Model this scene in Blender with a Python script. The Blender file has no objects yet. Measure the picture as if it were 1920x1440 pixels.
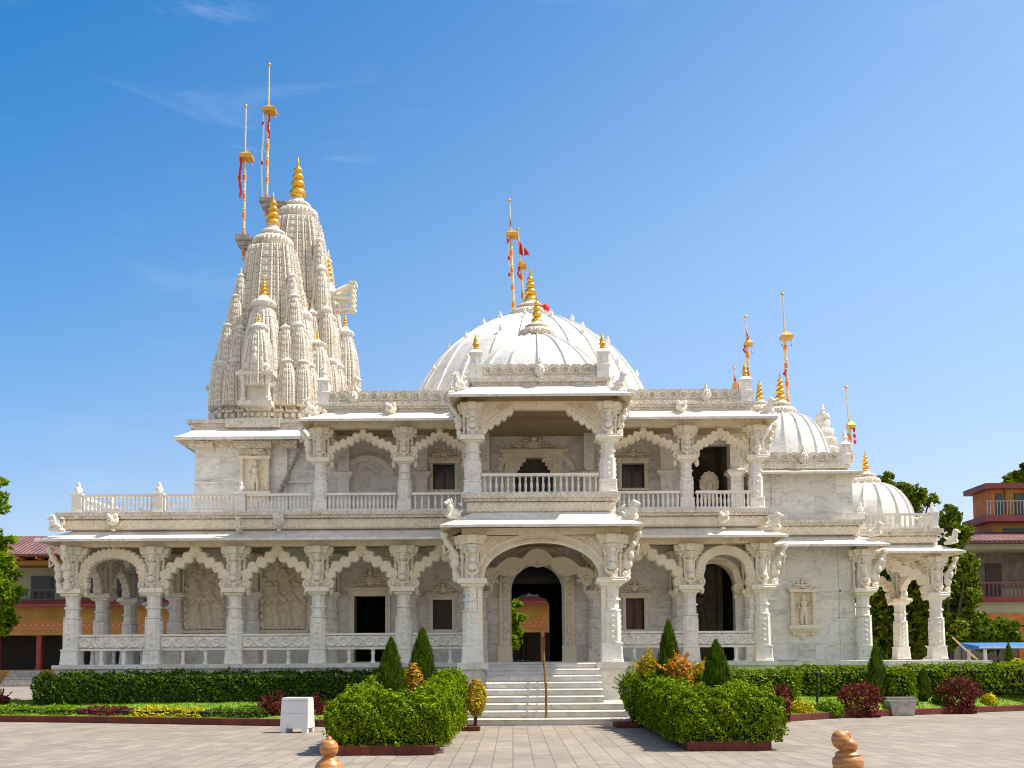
import bpy, math, random
from mathutils import Vector, Matrix
random.seed(7)
PI = math.pi
SC = bpy.context.scene
COL = SC.collection
R_ = math.radians
rnd = random.random
def uni(a, b): return a + (b - a) * random.random()

# ------------------------------------------------------------------ camera model
FPX = 1920.0; TILT = R_(4.0); ROLL = R_(0.35); CZ = 1.55
SHIFT = 516 - FPX * math.tan(TILT)
cF = Vector((0, math.cos(TILT), math.sin(TILT)))
cU0 = Vector((0, -math.sin(TILT), math.cos(TILT)))
cR = Vector((1, 0, 0)) * math.cos(ROLL) - cU0 * math.sin(ROLL)
cU = cU0 * math.cos(ROLL) + Vector((1, 0, 0)) * math.sin(ROLL)
def at(px, py, Y):
    d = cF + cR * ((px - 960) / FPX) + cU * ((720 + SHIFT - py) / FPX)
    d = d * (Y / d.y)
    return Vector((d.x, Y, CZ + d.z))
cam = bpy.data.cameras.new('camera'); camo = bpy.data.objects.new('camera', cam); COL.objects.link(camo)
cam.sensor_width = 36; cam.lens = 36 * FPX / 1920; cam.shift_y = SHIFT / 1920; cam.clip_end = 5000; cam.clip_start = .1
camo.matrix_world = Matrix(((cR.x, cU.x, -cF.x, 0), (cR.y, cU.y, -cF.y, 0), (cR.z, cU.z, -cF.z, CZ), (0, 0, 0, 1)))
SC.camera = camo

# ------------------------------------------------------------------ mesh builder
class MB:
    def __init__(s): s.v = []; s.f = []; s.M = None
    def add(s, vs, fs):
        o = len(s.v)
        if s.M is not None: vs = [s.M @ Vector(v) for v in vs]
        s.v.extend([tuple(v) for v in vs]); s.f.extend([tuple(i + o for i in f) for f in fs]); return s
    def box(s, x0, x1, y0, y1, z0, z1):
        return s.add([(x0,y0,z0),(x1,y0,z0),(x1,y1,z0),(x0,y1,z0),(x0,y0,z1),(x1,y0,z1),(x1,y1,z1),(x0,y1,z1)],
                     [(0,3,2,1),(4,5,6,7),(0,1,5,4),(1,2,6,5),(2,3,7,6),(3,0,4,7)])
    def lathe(s, prof, n=16, cx=0, cy=0, rot=0, mod=None):
        vs = []; fs = []
        for (r, z) in prof:
            for i in range(n):
                a = rot + 2*PI*i/n
                rr = r * (mod(i, z) if mod else 1)
                vs.append((cx + rr*math.cos(a), cy + rr*math.sin(a), z))
        m = len(prof)
        for j in range(m-1):
            for i in range(n):
                k = (i+1) % n
                fs.append((j*n+i, j*n+k, (j+1)*n+k, (j+1)*n+i))
        fs.append(tuple(range(n-1, -1, -1))); fs.append(tuple((m-1)*n+i for i in range(n)))
        return s.add(vs, fs)
    def sq(s, prof, cx=0, cy=0):
        return s.lathe([(r*math.sqrt(2), z) for r, z in prof], 4, cx, cy, PI/4)
    def chs(s, prof, c=.30, cx=0, cy=0):       # square section with chamfered corners
        rings = []
        for r, z in prof:
            k = r*(1-c); rings.append([(cx+x, cy+y, z) for x, y in ((-k,-r),(k,-r),(r,-k),(r,k),(k,r),(-k,r),(-r,k),(-r,-k))])
        return s.loft(rings, True, True)
    def oc(s, prof, cx=0, cy=0):
        return s.lathe([(r/math.cos(PI/8), z) for r, z in prof], 8, cx, cy, PI/8)
    def ball(s, c, r, n=10, m=7, rot=None):
        if not hasattr(r, '__len__'): r = (r, r, r)
        vs = []; fs = []
        for j in range(1, m):
            t = PI*j/m
            for i in range(n):
                a = 2*PI*i/n
                vs.append(Vector((r[0]*math.sin(t)*math.cos(a), r[1]*math.sin(t)*math.sin(a), r[2]*math.cos(t))))
        vs += [Vector((0,0,r[2])), Vector((0,0,-r[2]))]
        if rot is not None: vs = [rot @ v for v in vs]
        vs = [v + Vector(c) for v in vs]
        T, B = (m-1)*n, (m-1)*n+1
        for i in range(n):
            k = (i+1) % n
            fs.append((T, i, k)); fs.append((B, (m-2)*n+k, (m-2)*n+i))
            for j in range(m-2): fs.append((j*n+i, (j+1)*n+i, (j+1)*n+k, j*n+k))
        return s.add(vs, fs)
    def tube(s, pts, rad, n=8):
        pts = [Vector(p) for p in pts]
        if not hasattr(rad, '__len__'): rad = [rad]*len(pts)
        vs = []; fs = []; up = Vector((0.13, 0.2, 1)).normalized()
        for i, p in enumerate(pts):
            d = (pts[min(i+1, len(pts)-1)] - pts[max(i-1, 0)]).normalized()
            a = d.cross(up)
            if a.length < .05: a = d.cross(Vector((1, .1, 0)))
            a.normalize(); b = a.cross(d)
            for k in range(n):
                t = 2*PI*k/n
                vs.append(p + (a*math.cos(t) + b*math.sin(t))*rad[i])
        for i in range(len(pts)-1):
            for k in range(n):
                q = (k+1) % n
                fs.append((i*n+k, i*n+q, (i+1)*n+q, (i+1)*n+k))
        fs.append(tuple(range(n-1, -1, -1))); fs.append(tuple((len(pts)-1)*n+k for k in range(n)))
        return s.add(vs, fs)
    def plate(s, poly, y0, y1):
        n = len(poly)
        vs = [(x, y0, z) for x, z in poly] + [(x, y1, z) for x, z in poly]
        fs = [tuple(range(n)), tuple(range(2*n-1, n-1, -1))]
        for i in range(n):
            k = (i+1) % n
            fs.append((i, i+n, k+n, k))
        return s.add(vs, fs)
    def loft(s, rings, close=True, cap=False):
        n = len(rings[0]); vs = [p for r in rings for p in r]; fs = []
        for j in range(len(rings)-1):
            for i in range(n if close else n-1):
                k = (i+1) % n
                fs.append((j*n+i, j*n+k, (j+1)*n+k, (j+1)*n+i))
        if cap:
            fs.append(tuple(range(n-1, -1, -1))); fs.append(tuple((len(rings)-1)*n+i for i in range(n)))
        return s.add(vs, fs)
    def strip(s, lo, hi, y0, y1):            # vertical plate between two polylines in XZ
        rings = []
        for (a, b) in zip(lo, hi):
            rings.append([(a[0], y0, a[1]), (b[0], y0, b[1]), (b[0], y1, b[1]), (a[0], y1, a[1])])
        return s.loft(rings, True, True)
    def relief(s, x0, x1, z0, z1, y, hf, cell=.025, back=.02):
        nx = max(2, int((x1-x0)/cell)); nz = max(2, int((z1-z0)/cell)); vs = []; fs = []
        for j in range(nz+1):
            for i in range(nx+1):
                u = (x1-x0)*i/nx; v = (z1-z0)*j/nz
                e = i in (0, nx) or j in (0, nz)
                vs.append((x0+u, y + (back if e else -hf(u, v)), z0+v))
        for j in range(nz):
            for i in range(nx):
                a = j*(nx+1)+i
                fs.append((a, a+1, a+nx+2, a+nx+1))
        return s.add(vs, fs)
    def disc(s, x, z, r, y0, y1, n=18):      # round boss facing -Y with ring and knob
        p = lambda rr, y: [(x+rr*math.cos(2*PI*i/n), y, z+rr*math.sin(2*PI*i/n)) for i in range(n)]
        s.loft([p(r, y1), p(r, y0+.03), p(r*.9, y0), p(r*.66, y0), p(r*.58, y0+.035), p(r*.36, y0+.03), p(r*.26, y0-.02), p(r*.05, y0-.03)], True, True)
        return s
    def build(s, name, mat, parent=None, at=(0,0,0), smooth=None):
        me = bpy.data.meshes.new(name); me.from_pydata(s.v, [], s.f); me.update()
        me.materials.append(mat)
        if smooth:
            me.polygons.foreach_set('use_smooth', [True]*len(me.polygons)); me.set_sharp_from_angle(angle=R_(smooth))
        return link(bpy.data.objects.new(name, me), parent, at)
WL = {}
def link(o, parent=None, at=(0,0,0)):
    COL.objects.link(o); at = Vector(at); WL[o.name] = at
    if parent is not None:
        o.parent = parent; o.location = at - WL[parent.name]
    else: o.location = at
    return o
def dup(o, parent, at):
    return link(o.copy(), parent, at)
def tag(o, label, cat, group=None, kind=None):
    if label: o['label'] = label
    if cat: o['category'] = cat
    if group: o['group'] = group
    if kind: o['kind'] = kind
    return o
def thing(name, loc, label, cat, group=None):
    o = bpy.data.objects.new(name, None); o.empty_display_size = .3
    link(o, None, loc); return tag(o, label, cat, group)
def structure(o): o['kind'] = 'structure'; return o

# ------------------------------------------------------------------ materials
class NT:
    def __init__(s, name):
        s.m = bpy.data.materials.new(name); s.m.use_nodes = True; s.t = s.m.node_tree; s.n = s.t.nodes
        s.b = s.n['Principled BSDF']; s.out = s.n['Material Output']
    def N(s, t, **k):
        n = s.n.new(t)
        for a, v in k.items():
            if a in ('ins',): 
                for q, w in v.items(): s.put(n, q, w)
            else: setattr(n, a, v)
        return n
    def put(s, n, q, w):
        if isinstance(w, bpy.types.NodeSocket): s.t.links.new(w, n.inputs[q])
        else: n.inputs[q].default_value = w
    def math(s, op, a, b=0.0, c=None):
        n = s.N('ShaderNodeMath', operation=op); s.put(n, 0, a); s.put(n, 1, b)
        if c is not None: s.put(n, 2, c)
        return n.outputs[0]
    def mix(s, f, a, b, mode='MIX'):
        n = s.N('ShaderNodeMix', data_type='RGBA', blend_type=mode); s.put(n, 0, f)
        s.put(n, 6, a); s.put(n, 7, b); return n.outputs[2]
    def ramp(s, f, stops):
        n = s.N('ShaderNodeValToRGB'); s.put(n, 0, f); e = n.color_ramp.elements
        while len(e) < len(stops): e.new(.5)
        for q, (p, c) in zip(e, stops):
            q.position = p; q.color = (c, c, c, 1) if not hasattr(c, '__len__') else (*c[:3], 1)
        return n.outputs[0]
    def noise(s, vec, scale, detail=4, rough=.55, dist=0):
        n = s.N('ShaderNodeTexNoise', ins={'Vector': vec, 'Scale': scale, 'Detail': detail, 'Roughness': rough, 'Distortion': dist}); return n.outputs['Fac']
    def pos(s): return s.N('ShaderNodeNewGeometry').outputs['Position']
    def bump(s, h, strength=.5, dist=.02, prev=None):
        n = s.N('ShaderNodeBump', ins={'Height': h, 'Strength': strength, 'Distance': dist})
        if prev is not None: s.put(n, 'Normal', prev)
        return n.outputs[0]
def c4(c): return (c[0], c[1], c[2], 1)
def plain(name, col, rough=.6, metal=0, var=.12, scale=6, bump=0.0, spec=.5):
    t = NT(name); p = t.pos(); f = t.noise(p, scale, 5)
    d = tuple(max(0, x*(1-var*2)) for x in col); u = tuple(min(1, x*(1+var)) for x in col)
    t.put(t.b, 'Base Color', t.ramp(f, [(.3, d), (.7, u)]))
    t.b.inputs['Roughness'].default_value = rough; t.b.inputs['Metallic'].default_value = metal
    t.b.inputs['Specular IOR Level'].default_value = spec
    if bump: t.put(t.b, 'Normal', t.bump(t.noise(p, scale*4, 4), bump, .02))
    return t.m
AL = 1.0
def marble(name, base, joints=None, vein=.5, carve=0, stain=.3, rough=.45, cscale=9, stainc=(.52,.40,.24), cd=.05, speck=1.0, spots=0):
    base = tuple(q*AL for q in base)
    t = NT(name); p = t.pos()
    sx = t.N('ShaderNodeSeparateXYZ', ins={0: p})
    u = t.math('ADD', sx.outputs[0], t.math('MULTIPLY', sx.outputs[1], .83))
    uv = t.N('ShaderNodeCombineXYZ', ins={0: u, 1: sx.outputs[2]}).outputs[0]
    col = c4(base); vp = p
    br = None
    if joints:
        br = t.N('ShaderNodeTexBrick', ins={'Vector': uv, 'Color1': (0,0,0,1), 'Color2': (1,1,1,1), 'Mortar': (.5,.5,.5,1), 'Scale': 1.0, 'Mortar Size': joints[2], 'Mortar Smooth': .3, 'Brick Width': joints[0], 'Row Height': joints[1]})
        br.offset = .18
        sh = t.N('ShaderNodeVectorMath', operation='MULTIPLY_ADD', ins={0: br.outputs['Color'], 1: (7.0, 3.0, 5.0), 2: p}); vp = sh.outputs[0]
    w = t.N('ShaderNodeMapping', ins={'Vector': vp, 'Rotation': (.3, .7, .4), 'Scale': (1, 1, 2.2)}).outputs[0]
    n1 = t.noise(w, .9, 7, .6, 1.6)
    v1 = t.ramp(t.math('ABSOLUTE', t.math('SUBTRACT', n1, .5)), [(0, 1), (.045, 0)])
    cl = t.ramp(t.noise(w, 1.3, 5, .6, .8), [(.42, 0), (.75, 1)])
    gray = (base[0]*.50, base[1]*.52, base[2]*.56)
    col = t.mix(t.math('MULTIPLY', v1, t.math('MULTIPLY', t.math('ADD', cl, .3), vein)), col, c4(gray))
    col = t.mix(t.math('MULTIPLY', cl, vein*.5), col, c4((base[0]*.74, base[1]*.77, base[2]*.82)))
    if joints:
        tone = t.ramp(br.outputs['Color'], [(0, .80), (1, 1.0)])
        col = t.mix(.8, col, tone, 'MULTIPLY')
        col = t.mix(t.math('MULTIPLY', br.outputs['Fac'], .5), col, c4((.42, .38, .33)))
    if stain:
        st = t.ramp(t.noise(p, 1.7, 7, .7, .6), [(.46, 0), (.72, 1)])
        col = t.mix(t.math('MULTIPLY', st, stain), col, c4((base[0]*stainc[0]/.52*.72, base[1]*stainc[1]/.40*.62, base[2]*stainc[2]/.24*.42)))
        if carve or spots:
            speck = spots or speck
            sp_ = t.ramp(t.noise(p, 5.5, 6, .75, .4), [(.56, 0), (.66, 1)])
            col = t.mix(t.math('MULTIPLY', sp_, .5*speck), col, c4((.33, .24, .13)))
            s3 = t.ramp(t.noise(p, 11, 5, .7), [(.62, 0), (.70, 1)])
            col = t.mix(t.math('MULTIPLY', s3, .6*speck), col, c4((.13, .105, .075)))
        # rain streaks running down faces
        stv = t.N('ShaderNodeMapping', ins={'Vector': p, 'Scale': (5.5, 5.5, .45)}).outputs[0]
        s2 = t.ramp(t.noise(stv, 1.6, 4, .6), [(.60, 0), (.74, 1)])
        col = t.mix(t.math('MULTIPLY', s2, stain*.55), col, c4((.23, .20, .165)))
    t.put(t.b, 'Base Color', col)
    t.b.inputs['Roughness'].default_value = rough; t.b.inputs['Specular IOR Level'].default_value = .35
    nb = None
    if carve:
        vo = t.N('ShaderNodeTexVoronoi', feature='SMOOTH_F1', ins={'Vector': p, 'Scale': cscale, 'Smoothness': .35, 'Randomness': .8})
        vo2 = t.N('ShaderNodeTexVoronoi', feature='DISTANCE_TO_EDGE', ins={'Vector': t.N('ShaderNodeVectorMath', operation='MULTIPLY_ADD', ins={0: t.N('ShaderNodeTexNoise', ins={'Vector': p, 'Scale': 4.0}).outputs['Color'], 1: (.25,.25,.25), 2: p}).outputs[0], 'Scale': cscale*1.25})
        h = t.math('ADD', t.math('MULTIPLY', vo.outputs['Distance'], -1.0), t.math('MULTIPLY', t.math('MINIMUM', vo2.outputs['Distance'], .22), 2.2))
        nb = t.bump(h, min(1, carve), cd)
    if joints: nb = t.bump(t.math('SUBTRACT', 1, br.outputs['Fac']), .35, .012, nb)
    nb = t.bump(t.noise(p, 22, 5), .12, .01, nb)
    t.put(t.b, 'Normal', nb)
    return t.m
WHITE = (.80, .775, .72); CREAM = (.82, .735, .585); BOUNCE_CREAM = (.70, .56, .31)
M = {}
M['slab'] = marble('slab_marble', WHITE, (.82, .66, .006), .95, 0, .2)
M['smooth'] = marble('smooth_marble', (.81, .775, .71), None, .5, 0, .4)
M['carved'] = marble('carved_marble', (.81,.745,.63), None, .25, .75, .65, .55, 8, cd=.07, speck=1.2)
M['column'] = marble('column_marble', (.82,.78,.71), None, .45, .22, .3, .5, 11, cd=.03)
M['cream'] = marble('cream_marble', CREAM, None, .2, .4, .45, .6, 11, cd=.022, speck=.8)
M['ceiling'] = marble('shade_toned_ceiling', (.40,.30,.17), (1.1, 1.1, .012), .2, 0, .4, .7)  # recess shade put into a darker brown for ceilings and roof slab
M['figure'] = marble('figure_marble', (.83,.77,.655), None, .2, .2, .45, .5, 14, cd=.015, speck=.7)
M['soffit'] = marble('bounce_toned_soffit', BOUNCE_CREAM, (1.1, 1.1, .012), .2, 0, .4, .6)  # warm yellow of bounced sunlight put into the marble colour
M['spire'] = marble('spire_marble', (.78,.73,.64), None, .3, .55, .5, .6, 12, cd=.025, speck=.4)
M['eave'] = marble('eave_marble', (.83, .80, .74), (.95, 3.0, .016), .7, 0, .6, spots=.55)
M['dome'] = marble('dome_marble', (.83, .80, .75), None, .7, 0, .6, .4)
M['plinth'] = marble('plinth_marble', (.79,.76,.69), (1.0, .9, .012), .6, 0, .5, spots=.5)
M['step'] = marble('step_marble', (.70,.67,.62), (.8, .165, .012), .8, 0, .4, spots=.3)
M['gold'] = plain('gold_leaf', (.86,.50,.07), .3, .85, .12, 9)
M['goldpaint'] = plain('gold_paint', (.72,.42,.07), .4, .45, .12, 9)
M['cream_paint'] = plain('cream_pole_paint', (.72,.58,.36), .5)
M['dark'] = plain('shade_and_dark_parts', (.022,.018,.014), .9, 0, .2, 3)  # near-black; stands in for shade in hall and arcade, plain colour elsewhere
M['dim'] = plain('shade_toned_stone', (.22,.19,.14), .8, 0, .25, 2)  # darker tone puts the shade of recesses and loggia into the colour
M['wood'] = plain('dark_wood', (.05,.028,.016), .5, 0, .3, 8)
M['redwood'] = plain('red_brown_wood', (.17,.045,.025), .45, 0, .25, 9)
M['glass'] = plain('dark_window_pane', (.014,.014,.013), .2, 0, .3, 3, spec=.4)
M['red'] = plain('red_cloth', (.62,.02,.03), .7, 0, .15, 8)
M['orange'] = plain('orange_cloth', (.85,.25,.03), .7)
M['whitecloth'] = plain('white_cloth', (.75,.72,.68), .8)
M['stone'] = plain('grey_stone', (.40,.37,.33), .8, 0, .2, 6, .3)
M['brass'] = plain('brass', (.42,.29,.09), .3, .8, .2, 9)
M['kerb'] = None
M['yellow'] = plain('yellow_paint', (.36,.19,.028), .7, 0, .15, .8)
M['paleyellow'] = plain('pale_yellow_paint', (.40,.39,.25), .7, 0, .1, .7)
M['orangepaint'] = plain('orange_paint', (.55,.17,.03), .7, 0, .2, 2)
M['redpaint'] = plain('red_paint', (.24,.03,.028), .6, 0, .15, 2)
M['maroon'] = plain('maroon_paint', (.25,.05,.05), .6, 0, .15, 2)
M['bluegrey'] = plain('blue_grey_paint', (.05,.075,.08), .6)
M['steel'] = plain('grey_metal', (.35,.36,.37), .4, .5)
M['bluepaint'] = plain('blue_paint', (.05,.22,.58), .4)
M['white'] = plain('white_paint', (.74,.74,.74), .45, 0, .06, 3)
M['binwhite'] = None
M['bark'] = plain('bark', (.10,.07,.045), .9, 0, .3, 10, .5)
M['soil'] = plain('soil', (.07,.045,.03), .95, 0, .3, 8, .5)

def brickish(name, c1, c2, mortar, bw, rh, ms, vec='uv', rough=.8, var=.35, bump=.3, offs=.5, nscale=2.2):
    t = NT(name); p = t.pos(); sx = t.N('ShaderNodeSeparateXYZ', ins={0: p})
    if vec == 'uv':
        u = t.math('ADD', sx.outputs[0], sx.outputs[1]); v = t.N('ShaderNodeCombineXYZ', ins={0: u, 1: sx.outputs[2]}).outputs[0]
    else: v = t.N('ShaderNodeCombineXYZ', ins={0: sx.outputs[1], 1: sx.outputs[0]}).outputs[0]
    br = t.N('ShaderNodeTexBrick', ins={'Vector': v, 'Color1': c4(c1), 'Color2': c4(c2), 'Mortar': c4(mortar), 'Scale': 1.0, 'Mortar Size': ms, 'Mortar Smooth': .2, 'Brick Width': bw, 'Row Height': rh}); br.offset = offs
    n = t.ramp(t.noise(p, nscale, 7, .65), [(.25, 1-var), (.75, 1.0+var*.15)])
    col = t.mix(1.0, br.outputs['Color'], n, 'MULTIPLY')
    n3 = t.ramp(t.noise(p, .35, 4, .6), [(.3, .82), (.7, 1.0)])
    if vec != 'uv':
        st = t.ramp(t.noise(p, .9, 8, .75, 1.2), [(.60, 0), (.74, 1)]); col = t.mix(t.math('MULTIPLY', st, .35), col, c4((.16,.135,.11)))
    col = t.mix(1.0, col, n3, 'MULTIPLY')
    t.put(t.b, 'Base Color', col); t.b.inputs['Roughness'].default_value = rough; t.b.inputs['Specular IOR Level'].default_value = .3
    nb = t.bump(t.math('SUBTRACT', 1, br.outputs['Fac']), bump, .01)
    nb = t.bump(t.noise(p, 30, 4), .25, .008, nb)
    t.put(t.b, 'Normal', nb); return t.m
M['kerb'] = brickish('brick_red_kerb', (.21,.05,.03), (.16,.04,.026), (.09,.035,.025), .42, .3, .012, var=.45)
M['paving'] = brickish('paving_tiles', (.375,.32,.265), (.30,.26,.22), (.22,.18,.145), .62, .31, .011, vec='yx', var=.32, bump=.3)
t = NT('roof_tiles'); p = t.pos(); sx = t.N('ShaderNodeSeparateXYZ', ins={0: p})
w = t.N('ShaderNodeTexWave', bands_direction='X', ins={'Vector': p, 'Scale': 1.1, 'Distortion': .4})
t.put(t.b, 'Base Color', t.mix(t.ramp(t.noise(p, 1.5, 6), [(.35, 0), (.7, 1)]), (.15,.06,.06,1), (.25,.125,.115,1)))
t.put(t.b, 'Normal', t.bump(t.math('ADD', w.outputs['Fac'], t.math('MULTIPLY', t.noise(p, 6, 3), .4)), .9, .12)); t.b.inputs['Roughness'].default_value = .85
M['tile'] = t.m
t = NT('fascia_pattern'); p = t.pos()
vo = t.N('ShaderNodeTexVoronoi', ins={'Vector': t.N('ShaderNodeMapping', ins={'Vector': p, 'Scale': (2.6, .001, 2.3)}).outputs[0], 'Scale': 1.0, 'Randomness': .1})
t.put(t.b, 'Base Color', t.ramp(vo.outputs['Distance'], [(.10, (.52,.27,.05)), (.3, (.33,.08,.03)), (.5, (.42,.16,.04))])); M['fascia'] = t.m
t = NT('scuffed_white_metal'); p = t.pos()
f = t.ramp(t.noise(p, 5, 8, .7, .5), [(.58, 0), (.68, 1)])
t.put(t.b, 'Base Color', t.mix(t.math('MULTIPLY', f, .55), (.70,.70,.70,1), (.36,.34,.31,1))); t.b.inputs['Roughness'].default_value = .45; M['binwhite'] = t.m
t = NT('ochre_glazed_stone'); p = t.pos()
w = t.N('ShaderNodeTexWave', bands_direction='Z', ins={'Vector': p, 'Scale': 7.0, 'Distortion': 5.0, 'Detail': 3.0})
t.put(t.b, 'Base Color', t.mix(t.ramp(w.outputs['Fac'], [(.3, 0), (.9, 1)]), (.46,.21,.045,1), (.36,.13,.05,1))); t.b.inputs['Roughness'].default_value = .36
t.put(t.b, 'Normal', t.bump(t.noise(p, 40, 6, .7), .5, .006)); M['ochre'] = t.m

def leafmat(name, cols, trans=.25, rough=.5):
    t = NT(name); g = t.N('ShaderNodeNewGeometry'); r = g.outputs['Random Per Island']
    c = t.ramp(r, [(i/(len(cols)-1), q) for i, q in enumerate(cols)])
    n = t.ramp(t.noise(g.outputs['Position'], 2.5, 3), [(.3, .72), (.7, 1.1)])
    c = t.mix(1.0, c, n, 'MULTIPLY')
    t.put(t.b, 'Base Color', c); t.b.inputs['Roughness'].default_value = rough; t.b.inputs['Specular IOR Level'].default_value = .05
    tr = t.N('ShaderNodeBsdfTranslucent'); t.put(tr, 'Color', t.mix(1.0, c, (1.0, 1.0, .45, 1), 'MULTIPLY'))
    mx = t.N('ShaderNodeMixShader'); mx.inputs[0].default_value = trans
    t.t.links.new(t.b.outputs[0], mx.inputs[1]); t.t.links.new(tr.outputs[0], mx.inputs[2]); t.t.links.new(mx.outputs[0], t.out.inputs[0])
    return t.m
L = {}
L['hedge'] = leafmat('hedge_leaf', [(.055,.10,.003), (.12,.20,.004), (.21,.31,.005), (.34,.44,.007)], .25)
L['dhedge'] = leafmat('dark_hedge_leaf', [(.03,.075,.004), (.055,.115,.005), (.085,.16,.007), (.13,.22,.009)], .25)
L['thuja'] = leafmat('thuja_leaf', [(.035,.075,.006), (.06,.11,.007), (.10,.16,.009), (.16,.23,.012)], .25)
L['tree'] = leafmat('tree_leaf', [(.05,.10,.006), (.09,.16,.008), (.14,.22,.01), (.20,.29,.012)])
L['dtree'] = leafmat('dark_tree_leaf', [(.035,.07,.006), (.08,.13,.007), (.14,.21,.009), (.24,.31,.012), (.22,.18,.015)])
L['btree'] = leafmat('bright_tree_leaf', [(.08,.15,.006), (.15,.25,.008), (.23,.35,.01), (.34,.45,.014)], .45)
L['red'] = leafmat('red_shrub_leaf', [(.07,.012,.015), (.14,.02,.024), (.21,.035,.035), (.12,.05,.025)])
L['yellow'] = leafmat('yellow_shrub_leaf', [(.32,.33,.006), (.58,.48,.008), (.70,.55,.012), (.18,.26,.01)])
L['croton'] = leafmat('croton_leaf', [(.62,.12,.02), (.66,.26,.03), (.55,.38,.03), (.20,.24,.015), (.70,.22,.08)])
L['crotony'] = leafmat('yellow_croton_leaf', [(.58,.40,.01), (.70,.50,.015), (.30,.34,.012), (.60,.26,.02)])
L['low'] = leafmat('low_plant_leaf', [(.09,.18,.006), (.15,.27,.008), (.24,.38,.012)], .35)
t = NT('lawn_grass'); p = t.pos()
t.put(t.b, 'Base Color', t.mix(t.ramp(t.noise(p, 3.5, 8, .7), [(.3, 0), (.7, 1)]), (.10,.20,.007,1), (.20,.34,.012,1)))
t.put(t.b, 'Normal', t.bump(t.noise(p, 40, 4), .8, .04)); t.b.inputs['Roughness'].default_value = .9; M['lawn'] = t.m
M['core'] = plain('hedge_shade_core', (.012,.020,.006), .95, 0, .35, 9, .6)  # near-black filler puts the shade inside the foliage into colour

# ------------------------------------------------------------------ world and sun
SUN_EL, SUN_AZ = R_(58), R_(5)          # azimuth measured from +X toward +Y
wd = bpy.data.worlds.new('World'); SC.world = wd; wd.use_nodes = True
wn = wd.node_tree.nodes; wl = wd.node_tree.links
bg = wn['Background']
sky = wn.new('ShaderNodeTexSky'); sky.sky_type = 'NISHITA'; sky.sun_disc = False
sky.sun_elevation = SUN_EL; sky.sun_rotation = PI/2 - SUN_AZ
sky.air_density = 1.0; sky.dust_density = .6; sky.ozone_density = 2.0; sky.altitude = 0
hs = wn.new('ShaderNodeHueSaturation'); hs.inputs['Value'].default_value = .90; hs.inputs['Saturation'].default_value = 1.05; hs.inputs['Hue'].default_value = .495
wl.new(sky.outputs[0], hs.inputs['Color'])
tc = wn.new('ShaderNodeTexCoord')
def wnode(t, **ins):
    n = wn.new(t)
    for k, v in ins.items():
        k = k.replace('_', ' ')
        if isinstance(v, bpy.types.NodeSocket): wl.new(v, n.inputs[k])
        else: n.inputs[k].default_value = v
    return n
mp = wnode('ShaderNodeMapping', Vector=tc.outputs['Generated'], Location=(.37, 0, 1.9), Rotation=(0, R_(10), 0), Scale=(1.6, 1.0, 9.0))
nz = wnode('ShaderNodeTexNoise', Vector=mp.outputs[0], Scale=2.6, Detail=7.0, Roughness=.62, Distortion=.7)
mp2 = wnode('ShaderNodeMapping', Vector=tc.outputs['Generated'], Location=(.3, 0, .45), Scale=(2.2, 1.0, 3.0))
nz2 = wnode('ShaderNodeTexNoise', Vector=mp2.outputs[0], Scale=1.7, Detail=2.0)
r1 = wn.new('ShaderNodeValToRGB'); wl.new(nz.outputs['Fac'], r1.inputs[0]); r1.color_ramp.elements[0].position = .53; r1.color_ramp.elements[1].position = .85
r2 = wn.new('ShaderNodeValToRGB'); wl.new(nz2.outputs['Fac'], r2.inputs[0]); r2.color_ramp.elements[0].position = .46; r2.color_ramp.elements[1].position = .66
mm = wn.new('ShaderNodeMath'); mm.operation = 'MULTIPLY'; wl.new(r1.outputs[0], mm.inputs[0]); wl.new(r2.outputs[0], mm.inputs[1])
m2 = wn.new('ShaderNodeMath'); m2.operation = 'MULTIPLY'; wl.new(mm.outputs[0], m2.inputs[0]); m2.inputs[1].default_value = .22
mx = wn.new('ShaderNodeMix'); mx.data_type = 'RGBA'; wl.new(m2.outputs[0], mx.inputs[0])
# the sky is deepest blue high up and away from the sun
dt = wn.new('ShaderNodeVectorMath'); dt.operation = 'DOT_PRODUCT'; wl.new(tc.outputs['Generated'], dt.inputs[0]); dt.inputs[1].default_value = (-.5, 0, .87)
mr = wn.new('ShaderNodeMapRange'); mr.interpolation_type = 'SMOOTHSTEP'; wl.new(dt.outputs['Value'], mr.inputs[0]); mr.inputs[1].default_value = .12; mr.inputs[2].default_value = .80
sp = wn.new('ShaderNodeSeparateXYZ'); wl.new(tc.outputs['Generated'], sp.inputs[0])
hz = wn.new('ShaderNodeMapRange'); hz.interpolation_type = 'SMOOTHSTEP'; wl.new(sp.outputs[2], hz.inputs[0]); hz.inputs[1].default_value = .42; hz.inputs[2].default_value = .0
hm = wn.new('ShaderNodeMix'); hm.data_type = 'RGBA'; hm.blend_type = 'MULTIPLY'; wl.new(hz.outputs[0], hm.inputs[0]); wl.new(hs.outputs[0], hm.inputs[6]); hm.inputs[7].default_value = (.92, .74, .78, 1)
dk = wn.new('ShaderNodeMix'); dk.data_type = 'RGBA'; dk.blend_type = 'MULTIPLY'; wl.new(mr.outputs[0], dk.inputs[0]); wl.new(hm.outputs[2], dk.inputs[6]); dk.inputs[7].default_value = (.07, .60, .94, 1)
wl.new(dk.outputs[2], mx.inputs[6]); mx.inputs[7].default_value = (6.2, 6.6, 7.2, 1)
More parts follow.
